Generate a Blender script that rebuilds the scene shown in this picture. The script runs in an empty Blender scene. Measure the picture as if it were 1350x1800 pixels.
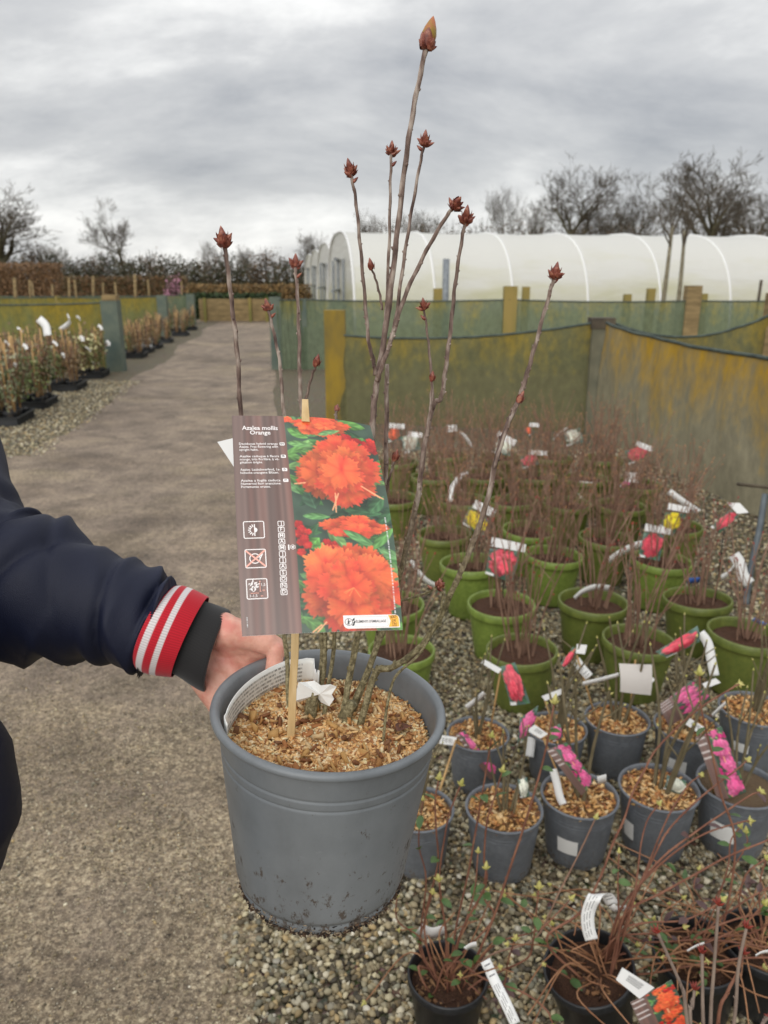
import bpy, bmesh, math, random
import numpy as np
from mathutils import Vector, Matrix

# ------------------------------------------------------------------ camera, world, sun, exposure
SC = bpy.context.scene
COL = SC.collection
PITCH = math.radians(16.9)
CP, SP = math.cos(PITCH), math.sin(PITCH)
FPX = 1352.0
EYE = Vector((0.0, 0.0, 1.65))

cam_data = bpy.data.cameras.new('camera')
cam = bpy.data.objects.new('camera', cam_data)
COL.objects.link(cam)
cam.location = EYE
cam.rotation_euler = (math.radians(90) - PITCH, 0, 0)
cam_data.sensor_fit = 'VERTICAL'
cam_data.sensor_height = 24.0
cam_data.lens = 24.0 * FPX / 1800.0
cam_data.clip_start = 0.02
cam_data.clip_end = 2000
cam_data.dof.use_dof = True
cam_data.dof.focus_distance = 0.70
cam_data.dof.aperture_fstop = 6.6
SC.camera = cam

world = bpy.data.worlds.new('World')
SC.world = world
world.use_nodes = True
wn, wl = world.node_tree.nodes, world.node_tree.links
wn.clear()
SUN_EL, SUN_AZ = math.radians(26), math.radians(200)     # high soft sun behind the left shoulder
def build_world():
    N = wn.new
    out = N('ShaderNodeOutputWorld')
    sky = N('ShaderNodeTexSky'); sky.sky_type = 'NISHITA'; sky.sun_disc = False
    sky.sun_elevation = SUN_EL; sky.sun_rotation = SUN_AZ
    bg1 = N('ShaderNodeBackground'); bg1.inputs['Strength'].default_value = 0.10
    wl.new(sky.outputs[0], bg1.inputs['Color'])
    tc = N('ShaderNodeTexCoord')
    sep = N('ShaderNodeSeparateXYZ'); wl.new(tc.outputs['Generated'], sep.inputs[0])
    zc = N('ShaderNodeMath'); zc.operation = 'MAXIMUM'; zc.inputs[1].default_value = 0.0
    wl.new(sep.outputs['Z'], zc.inputs[0])
    den = N('ShaderNodeMath'); den.operation = 'ADD'; den.inputs[1].default_value = 0.30
    wl.new(zc.outputs[0], den.inputs[0])
    px = N('ShaderNodeMath'); px.operation = 'DIVIDE'; wl.new(sep.outputs['X'], px.inputs[0]); wl.new(den.outputs[0], px.inputs[1])
    py = N('ShaderNodeMath'); py.operation = 'DIVIDE'; wl.new(sep.outputs['Y'], py.inputs[0]); wl.new(den.outputs[0], py.inputs[1])
    cmb = N('ShaderNodeCombineXYZ'); wl.new(px.outputs[0], cmb.inputs[0]); wl.new(py.outputs[0], cmb.inputs[1])
    mp = N('ShaderNodeMapping'); mp.inputs['Location'].default_value = (3.1, 8.6, 0); mp.inputs['Scale'].default_value = (0.85, 1.0, 1)
    mp.inputs['Rotation'].default_value = (0, 0, math.radians(-8))
    wl.new(cmb.outputs[0], mp.inputs[0])
    n1 = N('ShaderNodeTexNoise'); n1.inputs['Scale'].default_value = 1.1; n1.inputs['Detail'].default_value = 8; n1.inputs['Roughness'].default_value = 0.60
    n1.inputs['Distortion'].default_value = 0.25
    wl.new(mp.outputs[0], n1.inputs['Vector'])
    r1 = N('ShaderNodeValToRGB')
    e = r1.color_ramp.elements
    e[0].position = 0.33; e[0].color = (0.47, 0.485, 0.515, 1)
    e[1].position = 0.65; e[1].color = (1.16, 1.155, 1.13, 1)
    m = e.new(0.50); m.color = (0.73, 0.735, 0.74, 1)
    wl.new(n1.outputs[0], r1.inputs[0])
    # overcast luminance: rises gently towards the zenith
    z2 = N('ShaderNodeMath'); z2.operation = 'POWER'; z2.inputs[1].default_value = 1.6; wl.new(zc.outputs[0], z2.inputs[0])
    lum = N('ShaderNodeMath'); lum.operation = 'MULTIPLY_ADD'; lum.inputs[1].default_value = 0.95; lum.inputs[2].default_value = 0.88
    wl.new(z2.outputs[0], lum.inputs[0])
    bg2 = N('ShaderNodeBackground'); wl.new(r1.outputs[0], bg2.inputs['Color']); wl.new(lum.outputs[0], bg2.inputs['Strength'])
    mix = N('ShaderNodeMixShader'); mix.inputs[0].default_value = 0.93
    wl.new(bg1.outputs[0], mix.inputs[1]); wl.new(bg2.outputs[0], mix.inputs[2])
    wl.new(mix.outputs[0], out.inputs[0])
build_world()

sun_d = bpy.data.lights.new('sun', 'SUN')
sun_d.energy = 1.5; sun_d.angle = math.radians(50); sun_d.color = (1.0, 0.97, 0.92)
sun = bpy.data.objects.new('sun', sun_d); COL.objects.link(sun)
sd = Vector((math.sin(SUN_AZ) * math.cos(SUN_EL), math.cos(SUN_AZ) * math.cos(SUN_EL), math.sin(SUN_EL)))
sun.rotation_euler = sd.to_track_quat('Z', 'Y').to_euler()

SC.view_settings.view_transform = 'Standard'
SC.view_settings.look = 'None'
SC.view_settings.exposure = 0.0
SC.view_settings.gamma = 1.0
SC.view_settings.use_curve_mapping = False
SC.render.engine = 'CYCLES'
SC.cycles.use_denoising = True
SC.cycles.max_bounces = 6
SC.cycles.diffuse_bounces = 3
SC.cycles.glossy_bounces = 2
SC.cycles.transmission_bounces = 3
SC.cycles.transparent_max_bounces = 10
SC.cycles.caustics_reflective = False
SC.cycles.caustics_refractive = False

# ------------------------------------------------------------------ measuring helpers (photo pixel -> place)
rng = random.Random(11)
nr = np.random.default_rng(5)
def ray(px, py):
    dx, dy = (px - 675) / FPX, (900 - py) / FPX
    return Vector((dx, CP + dy * SP, dy * CP - SP))
def P(px, py, t):                      # at distance t along the view axis
    return EYE + ray(px, py) * t
def G(px, py, z=0.0):                  # on the horizontal plane at height z
    r = ray(px, py)
    return EYE + r * ((z - EYE.z) / r.z)
def AY(px, py, Y):                     # on the vertical plane y = Y
    r = ray(px, py)
    return EYE + r * (Y / r.y)
def depth(v):
    return (v.y - EYE.y) * CP - (v.z - EYE.z) * SP
def pix(v):
    d = v - EYE
    t = d.y * CP - d.z * SP
    return 675 + FPX * d.x / t, 900 - FPX * (d.y * SP + d.z * CP) / t

# ------------------------------------------------------------------ materials
def new_mat(name):
    m = bpy.data.materials.new(name); m.use_nodes = True
    nt = m.node_tree; nt.nodes.clear()
    out = nt.nodes.new('ShaderNodeOutputMaterial')
    b = nt.nodes.new('ShaderNodeBsdfPrincipled')
    nt.links.new(b.outputs[0], out.inputs[0])
    return m, nt, b, out
def coords(nt, kind='Object', scale=(1, 1, 1)):
    tc = nt.nodes.new('ShaderNodeTexCoord')
    mp = nt.nodes.new('ShaderNodeMapping'); mp.inputs['Scale'].default_value = scale
    nt.links.new(tc.outputs[kind], mp.inputs[0])
    return mp.outputs[0]
def noise(nt, vec, scale, detail=4, rough=0.55, dist=0.0):
    n = nt.nodes.new('ShaderNodeTexNoise')
    n.inputs['Scale'].default_value = scale; n.inputs['Detail'].default_value = detail
    n.inputs['Roughness'].default_value = rough; n.inputs['Distortion'].default_value = dist
    nt.links.new(vec, n.inputs['Vector'])
    return n.outputs[0]
def ramp(nt, fac, stops):
    r = nt.nodes.new('ShaderNodeValToRGB')
    el = r.color_ramp.elements
    while len(el) < len(stops): el.new(0.5)
    for e, (p, c) in zip(el, stops):
        e.position = p; e.color = tuple(c) + (1,) if len(c) == 3 else c
    nt.links.new(fac, r.inputs[0])
    return r.outputs[0]
def mixc(nt, fac, a, b, mode='MIX'):
    m = nt.nodes.new('ShaderNodeMix'); m.data_type = 'RGBA'; m.blend_type = mode
    def put(sock, v):
        if hasattr(v, 'is_output'): nt.links.new(v, sock)
        elif isinstance(v, (int, float)): sock.default_value = v
        else: sock.default_value = tuple(v) + (1,)
    put(m.inputs[0], fac); put(m.inputs[6], a); put(m.inputs[7], b)
    return m.outputs[2]
def math_(nt, op, a, b=None, c=None, clamp=False):
    n = nt.nodes.new('ShaderNodeMath'); n.operation = op; n.use_clamp = clamp
    for i, v in enumerate((a, b, c)):
        if v is None: continue
        if hasattr(v, 'is_output'): nt.links.new(v, n.inputs[i])
        else: n.inputs[i].default_value = v
    return n.outputs[0]
def bump(nt, b, h, strength=0.3, dist=0.002):
    n = nt.nodes.new('ShaderNodeBump'); n.inputs['Strength'].default_value = strength; n.inputs['Distance'].default_value = dist
    nt.links.new(h, n.inputs['Height']); nt.links.new(n.outputs[0], b.inputs['Normal'])
def M(name, c1, c2=None, scale=8.0, rough=0.6, bmp=0.0, bscale=None, bdist=0.002, stretch=(1, 1, 1), detail=4, lo=0.35, hi=0.65, kind='Object', spec=0.5):
    m, nt, b, out = new_mat(name)
    b.inputs['Roughness'].default_value = rough
    b.inputs['Specular IOR Level'].default_value = spec
    v = coords(nt, kind, stretch)
    if c2 is None: b.inputs['Base Color'].default_value = tuple(c1) + (1,)
    else:
        f = noise(nt, v, scale, detail)
        nt.links.new(ramp(nt, f, [(lo, c1), (hi, c2)]), b.inputs['Base Color'])
    if bmp:
        bump(nt, b, noise(nt, v, bscale or scale * 3, 5), bmp, bdist)
    return m
def M_attr(name, rough=0.45, extra=None, attr='Col', spec=0.5):
    m, nt, b, out = new_mat(name)
    a = nt.nodes.new('ShaderNodeAttribute'); a.attribute_name = attr
    nt.links.new(a.outputs['Color'], b.inputs['Base Color'])
    b.inputs['Roughness'].default_value = rough
    b.inputs['Specular IOR Level'].default_value = spec
    return m
def lin(c):
    c = np.asarray(c, float) / 255.0
    return np.where(c <= 0.04045, c / 12.92, ((c + 0.055) / 1.055) ** 2.4)
def L(r, g, b): return tuple(lin((r, g, b)))

# ------------------------------------------------------------------ mesh building
ORG = {}
def tag(o, label=None, cat=None, group=None, kind=None):
    if label: o['label'] = label
    if cat: o['category'] = cat
    if group: o['group'] = group
    if kind: o['kind'] = kind
    return o
def thing(name, loc, label, cat, group=None):
    o = bpy.data.objects.new(name, None); COL.objects.link(o)
    o.empty_display_size = 0.05
    o.location = loc; ORG[o.name] = Vector(loc)
    return tag(o, label, cat, group)
class MB:
    def __init__(s): s.v = []; s.f = []; s.c = []
    def add(s, vs, fs, col=None):
        k = len(s.v); s.v.extend([tuple(v) for v in vs]); s.f.extend([tuple(i + k for i in f) for f in fs])
        if col is not None: s.c.extend([tuple(col)] * len(vs))
        return s
    def box(s, c, size, R=None, col=None):
        hx, hy, hz = size[0] / 2, size[1] / 2, size[2] / 2
        vs = [Vector((x * hx, y * hy, z * hz)) for x in (-1, 1) for y in (-1, 1) for z in (-1, 1)]
        if R is not None: vs = [R @ v for v in vs]
        vs = [v + Vector(c) for v in vs]
        return s.add(vs, [(0, 1, 3, 2), (4, 6, 7, 5), (0, 4, 5, 1), (2, 3, 7, 6), (0, 2, 6, 4), (1, 5, 7, 3)], col)
    def tube(s, pts, rad, n=6, col=None, cap=True, wob=0.0):
        pts = [Vector(p) for p in pts]; m = len(pts)
        if not hasattr(rad, '__len__'): rad = [rad] * m
        vs = []; ref = None
        for i, p in enumerate(pts):
            d = (pts[min(i + 1, m - 1)] - pts[max(i - 1, 0)])
            if d.length < 1e-9: d = Vector((0, 0, 1))
            d.normalize()
            if ref is None:
                ref = d.orthogonal().normalized()
            a = (ref - d * ref.dot(d))
            if a.length < 1e-6: a = d.orthogonal()
            a.normalize(); ref = a; b = d.cross(a)
            for k in range(n):
                t = 2 * math.pi * k / n
                rr = rad[i] * (1 + (rng.uniform(-wob, wob) if wob else 0))
                vs.append(p + (a * math.cos(t) + b * math.sin(t)) * rr)
        fs = []
        for i in range(m - 1):
            for k in range(n):
                k2 = (k + 1) % n
                fs.append((i * n + k, i * n + k2, (i + 1) * n + k2, (i + 1) * n + k))
        if cap:
            fs.append(tuple(range(n - 1, -1, -1))); fs.append(tuple((m - 1) * n + k for k in range(n)))
        return s.add(vs, fs, col)
    def lathe(s, prof, n=32, T=None, col=None, a0=0.0):
        vs = []; fs = []; m = len(prof)
        for (r, z) in prof:
            for k in range(n):
                t = a0 + 2 * math.pi * k / n
                v = Vector((r * math.cos(t), r * math.sin(t), z))
                vs.append(T @ v if T is not None else v)
        for i in range(m - 1):
            for k in range(n):
                k2 = (k + 1) % n
                fs.append((i * n + k, i * n + k2, (i + 1) * n + k2, (i + 1) * n + k))
        return s.add(vs, fs, col)
    def strip(s, rows, col=None, closed=False):
        m = len(rows); n = len(rows[0]); fs = []
        vs = [v for r in rows for v in r]
        for i in range(m - 1):
            for k in range(n if closed else n - 1):
                k2 = (k + 1) % n
                fs.append((i * n + k, i * n + k2, (i + 1) * n + k2, (i + 1) * n + k))
        return s.add(vs, fs, col)
    def quad(s, a, b, c, d, col=None): return s.add([a, b, c, d], [(0, 1, 2, 3)], col)
    def mesh(s, name, origin=(0, 0, 0)):
        me = bpy.data.meshes.new(name)
        o = Vector(origin)
        me.from_pydata([(v[0] - o.x, v[1] - o.y, v[2] - o.z) for v in s.v], [], s.f)
        if s.c and len(s.c) == len(s.v):
            ca = me.color_attributes.new('Col', 'FLOAT_COLOR', 'POINT')
            arr = np.ones((len(s.v), 4)); arr[:, :3] = np.array(s.c)[:, :3]
            ca.data.foreach_set('color', arr.ravel())
        return me
    def build(s, name, mat, parent=None, smooth=True, origin=None, auto=None):
        org = ORG.get(parent.name, Vector()) if parent is not None else Vector(origin or (0, 0, 0))
        me = s.mesh(name, org)
        return link(name, me, mat, parent, smooth, org)
def link(name, me, mat, parent=None, smooth=True, org=None):
    o = bpy.data.objects.new(name, me); COL.objects.link(o)
    if not me.materials:
        for mm in (mat if isinstance(mat, (list, tuple)) else [mat]): me.materials.append(mm)
    if smooth:
        me.shade_smooth()
    if parent is not None:
        o.parent = parent; ORG[o.name] = ORG.get(parent.name, Vector())
    elif org is not None:
        o.location = org; ORG[o.name] = Vector(org)
    return o
def sharp(o, deg=40):
    try: o.data.set_sharp_from_angle(angle=math.radians(deg))
    except Exception: pass
    return o
def np_obj(name, V, F, mat, col=None, parent=None, smooth=False, origin=(0, 0, 0)):
    V = np.asarray(V, np.float32).copy(); F = np.asarray(F, np.int32)
    org = ORG.get(parent.name, Vector()) if parent is not None else Vector(origin)
    V -= np.array(org, np.float32)
    me = bpy.data.meshes.new(name)
    nf, k = F.shape
    me.vertices.add(len(V)); me.vertices.foreach_set('co', V.ravel())
    me.loops.add(nf * k); me.loops.foreach_set('vertex_index', F.ravel())
    me.polygons.add(nf)
    me.polygons.foreach_set('loop_start', np.arange(0, nf * k, k, dtype=np.int32))
    me.update(calc_edges=True); me.validate()
    if col is not None:
        ca = me.color_attributes.new('Col', 'FLOAT_COLOR', 'POINT')
        arr = np.ones((len(V), 4), np.float32); arr[:, :3] = col
        ca.data.foreach_set('color', arr.ravel())
    return link(name, me, mat, parent, smooth, org)
def grid_faces(nu, nv):
    i = np.arange(nu - 1)[None, :]; j = np.arange(nv - 1)[:, None]
    a = (j * nu + i).ravel()
    return np.stack([a, a + 1, a + nu + 1, a + nu], 1)
def copy_tree(o, parent=None):
    c = o.copy(); COL.objects.link(c)
    if parent is not None: c.parent = parent
    for ch in list(o.children): copy_tree(ch, c)
    return c
def smooth_path(pts, k=6):
    """Catmull-Rom resampling of a polyline."""
    pts = [Vector(p) for p in pts]
    if len(pts) < 3:
        return [pts[0].lerp(pts[-1], i / k) for i in range(k + 1)]
    q = [pts[0] * 2 - pts[1]] + pts + [pts[-1] * 2 - pts[-2]]
    out = []
    for i in range(1, len(q) - 2):
        p0, p1, p2, p3 = q[i - 1], q[i], q[i + 1], q[i + 2]
        for j in range(k):
            t = j / k
            out.append(0.5 * ((2 * p1) + (p2 - p0) * t + (2 * p0 - 5 * p1 + 4 * p2 - p3) * t * t + (3 * p1 - p0 - 3 * p2 + p3) * t ** 3))
    out.append(pts[-1]); return out
def frame_z(axis, origin):
    """matrix whose z axis is 'axis'."""
    z = Vector(axis).normalized(); x = Vector((1, 0, 0)); x = (x - z * x.dot(z))
    if x.length < 1e-4: x = z.orthogonal()
    x.normalize(); y = z.cross(x)
    m = Matrix((x, y, z)).transposed().to_4x4(); m.translation = Vector(origin); return m
# ------------------------------------------------------------------ the setting: ground, path, gravel
U_ = Vector((-0.132, 0.9912, 0)); N_ = Vector((0.9912, 0.132, 0)); O_ = Vector((-0.291, 1.431, 0))
def PW(s, w, z=0.0):                   # along the path, to the right of its right edge
    v = O_ + U_ * s + N_ * w; v.z = z; return v

def ground_mat():
    m, nt, b, out = new_mat('gravel_ground')
    v = coords(nt, 'Object')
    f1 = noise(nt, v, 42, 3, 0.6); f2 = noise(nt, v, 0.7, 4)
    vo = nt.nodes.new('ShaderNodeTexVoronoi'); vo.inputs['Scale'].default_value = 55; nt.links.new(v, vo.inputs['Vector'])
    c = ramp(nt, f1, [(0.3, L(46, 40, 30)), (0.5, L(104, 94, 74)), (0.72, L(170, 158, 132))])
    c = mixc(nt, 0.45, c, mixc(nt, 1.0, c, vo.outputs['Color'], 'MULTIPLY'))
    c = mixc(nt, math_(nt, 'MULTIPLY', ramp(nt, f2, [(0.45, (0, 0, 0)), (0.7, (1, 1, 1))]), 0.35), c, L(96, 90, 62))
    nt.links.new(c, b.inputs['Base Color']); b.inputs['Roughness'].default_value = 0.85
    bump(nt, b, vo.outputs['Distance'], 0.8, 0.012)
    return m
MB().quad((-300, -40, 0), (300, -40, 0), (300, 500, 0), (-300, 500, 0)).build('ground', ground_mat(), smooth=False)['kind'] = 'structure'
def path_mat():
    m, nt, b, out = new_mat('worn_concrete')
    v = coords(nt, 'Object')
    big = noise(nt, v, 0.55, 5, 0.6, 0.4); mid = noise(nt, v, 3.2, 6, 0.62, 0.3); fine = noise(nt, v, 120, 5, 0.75); grit = noise(nt, v, 190, 2, 0.6)
    cross = noise(nt, coords(nt, 'Object', (0.6, 1.3, 1)), 1.6, 6, 0.65)
    c = ramp(nt, mid, [(0.28, L(98, 87, 76)), (0.52, L(134, 120, 106)), (0.75, L(160, 145, 126))])
    moss = ramp(nt, math_(nt, 'MULTIPLY_ADD', big, 0.6, math_(nt, 'MULTIPLY', cross, 0.4)), [(0.46, (0, 0, 0)), (0.60, (1, 1, 1))])
    mott = noise(nt, v, 26, 7, 0.72, 0.2); spk = noise(nt, v, 62, 3, 0.65)
    sepp = nt.nodes.new('ShaderNodeSeparateXYZ'); nt.links.new(v, sepp.inputs[0])
    near = nt.nodes.new('ShaderNodeMapRange'); near.inputs[1].default_value = 4.2; near.inputs[2].default_value = 1.6; near.inputs[3].default_value = -.05; near.inputs[4].default_value = .10; nt.links.new(sepp.outputs['Y'], near.inputs[0])
    moss = ramp(nt, math_(nt, 'ADD', near.outputs[0], math_(nt, 'MULTIPLY_ADD', big, 0.55, math_(nt, 'MULTIPLY', cross, 0.45))), [(0.46, (0, 0, 0)), (0.60, (1, 1, 1))])
    tan = ramp(nt, math_(nt, 'MULTIPLY_ADD', spk, .6, math_(nt, 'MULTIPLY', fine, .4)), [(0.36, L(68, 58, 42)), (0.50, L(146, 131, 102)), (0.62, L(220, 206, 174))])
    c = mixc(nt, math_(nt, 'MULTIPLY', moss, 0.58), c, tan)
    c = mixc(nt, 0.85, c, ramp(nt, mott, [(0.36, (.52, .50, .47)), (0.5, (.95, .95, .95)), (0.62, (1.22, 1.2, 1.16))]), 'MULTIPLY')
    c = mixc(nt, 0.6, c, ramp(nt, noise(nt, coords(nt, 'Object', (1, 1, 1)), 1.3, 7, .68, .6), [(.35, (.66, .63, .60)), (.5, (1, 1, 1)), (.65, (1.15, 1.14, 1.12))]), 'MULTIPLY')
    c = mixc(nt, 0.75, c, ramp(nt, fine, [(0.38, (0.30, 0.29, 0.28)), (0.56, (1.0, 1.0, 1.0)), (0.7, (1.25, 1.25, 1.25))]), 'MULTIPLY')
    sp = ramp(nt, grit, [(0.62, (0, 0, 0)), (0.70, (1, 1, 1))])
    c = mixc(nt, math_(nt, 'MULTIPLY', sp, 0.6), c, L(214, 202, 176))
    c = mixc(nt, 1.0, c, (1.22, 1.20, 1.18), 'MULTIPLY')
    c = mixc(nt, .8, c, ramp(nt, noise(nt, v, .42, 6, .62, .8), [(.38, (.62, .60, .58)), (.5, (1, 1, 1)), (.62, (1.14, 1.13, 1.1))]), 'MULTIPLY')
    pit = ramp(nt, noise(nt, v, 15, 5, .7), [(.30, (.55, .53, .5)), (.40, (1, 1, 1))]); c = mixc(nt, .7, c, pit, 'MULTIPLY')
    nt.links.new(c, b.inputs['Base Color']); b.inputs['Roughness'].default_value = 0.82
    bump(nt, b, math_(nt, 'ADD', fine, grit), 0.6, 0.006)
    return m
def path_mesh():
    rows = []
    for s in [-4 + 10.2 * i / 29 for i in range(30)] + [6.22] + [6.25 + 25.95 * i / 69 for i in range(70)]:
        wl = -2.33 + 0.10 * math.sin(s * 0.9) + rng.uniform(-0.05, 0.05); wr = 0.0 + 0.03 * math.sin(s * 1.7) + rng.uniform(-0.02, 0.02)
        if s > 30.5: wl, wr = -3.3, 0.6
        if s < 6.23: wl -= 7.0
        rows.append([PW(s, wl, .004), PW(s, (wl + wr) / 2, .006), PW(s, wr, .004)])
    return MB().strip(rows)
path_mesh().build('path', path_mat(), smooth=False)['kind'] = 'structure'
def field_mat():
    return M('winter_grass', L(84, 84, 46), L(128, 112, 70), 0.25, 0.9, kind='Object')
MB().quad((-300, 34, .004), (300, 34, .004), (300, 500, .004), (-300, 500, .004)).build('field', field_mat(), smooth=False)['kind'] = 'structure'

# loose stones: gravel bed and the grit on the path
def ico():
    t = (1 + 5 ** .5) / 2
    v = np.array([(-1, t, 0), (1, t, 0), (-1, -t, 0), (1, -t, 0), (0, -1, t), (0, 1, t), (0, -1, -t), (0, 1, -t), (t, 0, -1), (t, 0, 1), (-t, 0, -1), (-t, 0, 1)], float)
    f = np.array([(0, 11, 5), (0, 5, 1), (0, 1, 7), (0, 7, 10), (0, 10, 11), (1, 5, 9), (5, 11, 4), (11, 10, 2), (10, 7, 6), (7, 1, 8), (3, 9, 4), (3, 4, 2), (3, 2, 6), (3, 6, 8), (3, 8, 9), (4, 9, 5), (2, 4, 11), (6, 2, 10), (8, 6, 7), (9, 8, 1)])
    return v / np.linalg.norm(v[0]), f
def stones(name, pos, size, cols, mat, flat=0.62, smooth=False):
    v0, f0 = ico(); n = len(pos)
    V = np.repeat(v0[None], n, 0) * (1 + nr.uniform(-.28, .28, (n, 12, 1)))
    V *= (np.stack([np.ones(n), nr.uniform(.6, .95, n), nr.uniform(.45, .8, n) * flat / .62], 1) * size[:, None])[:, None, :]
    a = nr.uniform(0, 2 * np.pi, n); tl = nr.normal(0, .45, n); b = nr.uniform(0, 2 * np.pi, n)
    ca, sa, ct, st = np.cos(a), np.sin(a), np.cos(tl), np.sin(tl)
    Rz = np.zeros((n, 3, 3)); Rz[:, 0, 0] = ca; Rz[:, 0, 1] = -sa; Rz[:, 1, 0] = sa; Rz[:, 1, 1] = ca; Rz[:, 2, 2] = 1
    Rx = np.zeros((n, 3, 3)); Rx[:, 0, 0] = 1; Rx[:, 1, 1] = ct; Rx[:, 1, 2] = -st; Rx[:, 2, 1] = st; Rx[:, 2, 2] = ct
    V = np.einsum('nij,nkj->nki', Rz @ Rx, V) + pos[:, None, :]
    F = f0[None] + (np.arange(n) * 12)[:, None, None]
    C = np.repeat(cols[:, None, :], 12, 1)
    o = np_obj(name, V.reshape(-1, 3), F.reshape(-1, 3), mat, C.reshape(-1, 3), smooth=smooth)
    o['kind'] = 'stuff'; return o
STONE = M_attr('stone_chips', 0.7)
def stone_cols(n, dark=0.0):
    base = np.array([lin(c) for c in ((196, 184, 150), (168, 154, 122), (208, 198, 172), (140, 126, 98), (106, 95, 74), (184, 160, 116), (150, 146, 126), (84, 76, 62), (224, 216, 196))])
    w = np.array([.17, .2, .10, .17, .12, .09, .08, .05, .02])
    c = base[nr.choice(len(base), n, p=w)] * nr.uniform(.42, 1.12, (n, 1))
    return c
def scatter_view(n, xr, yr, keep, margin=60):
    x = nr.uniform(*xr, n); y = nr.uniform(*yr, n)
    d = (y * CP + 1.65 * SP); u = 675 + FPX * x / d; vv = 900 - FPX * (y * SP - 1.65 * CP) / d
    k = (u > -margin) & (u < 1350 + margin) & (vv < 1860) & keep(x, y)
    return x[k], y[k]
def wcoord(x, y): return (x + .291) * .9912 + (y - 1.431) * .132
def gravel():
    P_, S_ = [], []
    for (n, y0, y1, s0, s1) in ((23000, 1.3, 2.3, .0062, .0125), (24000, 2.3, 3.6, .007, .0135), (30000, 3.6, 7.6, .009, .015)):
        x, y = scatter_view(n, (-.5, .62 * y1 + .4), (y0, y1), lambda x, y: (wcoord(x, y) > -.02 + .05 * np.sin(y * 7) + nr.normal(0, .03, len(x))))
        s = nr.uniform(s0, s1, len(x)); z = nr.uniform(-.002, .011, len(x))
        P_.append(np.stack([x, y, z], 1)); S_.append(s)
    # left strip of gravel between path and beds
    x, y = scatter_view(30000, (-6, -1.6), (5.5, 13), lambda x, y: (wcoord(x, y) < -2.28 + nr.normal(0, .06, len(x))) & (-(x + .291) * .132 + (y - 1.431) * .991 > 6.2 + nr.normal(0, .05, len(x))))
    P_.append(np.stack([x, y, nr.uniform(0, .008, len(x))], 1)); S_.append(nr.uniform(.010, .019, len(x)))
    p = np.concatenate(P_); s = np.concatenate(S_)
    stones('gravel', p, s, stone_cols(len(p)), STONE)
    # grit on the concrete, thicker near the camera and in patches
    x, y = scatter_view(60000, (-1.6, .0), (1.25, 4.5), lambda x, y: (wcoord(x, y) < .02) & (nr.uniform(0, 1, len(x)) < np.clip(1.5 - y * .33, .08, 1) * (.25 + .75 * (np.sin(x * 5.1 + 1.3 * np.sin(y * 3.1)) * np.sin(y * 4.3 + x * 2) > -.1))))
    s = nr.uniform(.0013, .0030, len(x)) * (1 + 1.2 * (nr.uniform(0, 1, len(x)) > .97)); c = stone_cols(len(x)) * nr.uniform(.55, 1.25, (len(x), 1))
    stones('grit', np.stack([x, y, .005 + s * .2], 1), s, c, STONE)
gravel()

# ------------------------------------------------------------------ far wooden wall, hedges
WOOD = M('weathered_timber', L(150, 128, 88), L(112, 94, 62), 3, 0.8, 0.4, stretch=(1, 1, 6))
WOODG = M('mossy_timber', L(152, 132, 74), L(116, 112, 58), 2.2, 0.85, 0.4, stretch=(1, 1, .4))
POSTY = M('lichen_post', L(150, 124, 40), L(112, 98, 52), 5, 0.85, 0.4, stretch=(1, 1, .4))
POSTG = M('netted_post', L(78, 92, 86), L(104, 112, 98), 3, 0.85, 0.3)
DARKW = M('dark_wet_timber', L(58, 50, 42), L(92, 82, 66), 6, 0.8, 0.4)
def board_wall():
    a, b = G(352, 566), G(474, 566); b.y = a.y
    r = thing('timber_wall', (a + b) / 2, 'low wall of pale brown boards closing the far end of the path', 'wall')
    n = 4
    for i in range(n):
        z = .03 + i * .215
        MB().box(((a.x + b.x) / 2, a.y + rng.uniform(-.008, .008), z + .105), (b.x - a.x, .05, .205)).build('board', WOOD, r, smooth=False)
    for px in (362, 441, 470):
        MB().box((AY(px, 560, a.y).x, a.y - .07, .46), (.10, .08, .92)).build('post', WOODG, r, smooth=False)
board_wall()

LEAF = M_attr('hedge_leaf', 0.75)
def leaf_cloud(n, rx, ry, rz, cols, size, zc=0.0, hollow=.35, wig=.25, ar=.6):
    """many small leaf faces spread through an uneven ellipsoid"""
    d = nr.normal(0, 1, (n, 3)); d /= np.linalg.norm(d, axis=1)[:, None]
    lump = 1 + wig * np.sin(d[:, 0] * 5 + d[:, 2] * 3) * np.sin(d[:, 1] * 4 + 1.7 * d[:, 2] * 3) + nr.normal(0, .08, n)
    r = (hollow + (1 - hollow) * nr.uniform(0, 1, n) ** .5) * lump
    p = d * r[:, None] * np.array([rx, ry, rz]); p[:, 2] += zc
    a = nr.normal(0, 1, (n, 3)); a /= np.linalg.norm(a, axis=1)[:, None]
    b = np.cross(a, nr.normal(0, 1, (n, 3))); b /= np.linalg.norm(b, axis=1)[:, None] + 1e-9
    s = nr.uniform(.6, 1.3, n)[:, None] * size
    V = np.stack([p - a * s, p + b * s * ar, p + a * s, p - b * s * ar], 1)
    cols = np.array([lin(c) for c in cols]); c = cols[nr.integers(0, len(cols), n)] * nr.uniform(.7, 1.25, (n, 1))
    return V.reshape(-1, 3), np.arange(n * 4).reshape(-1, 4), np.repeat(c[:, None], 4, 1).reshape(-1, 3)

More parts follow.
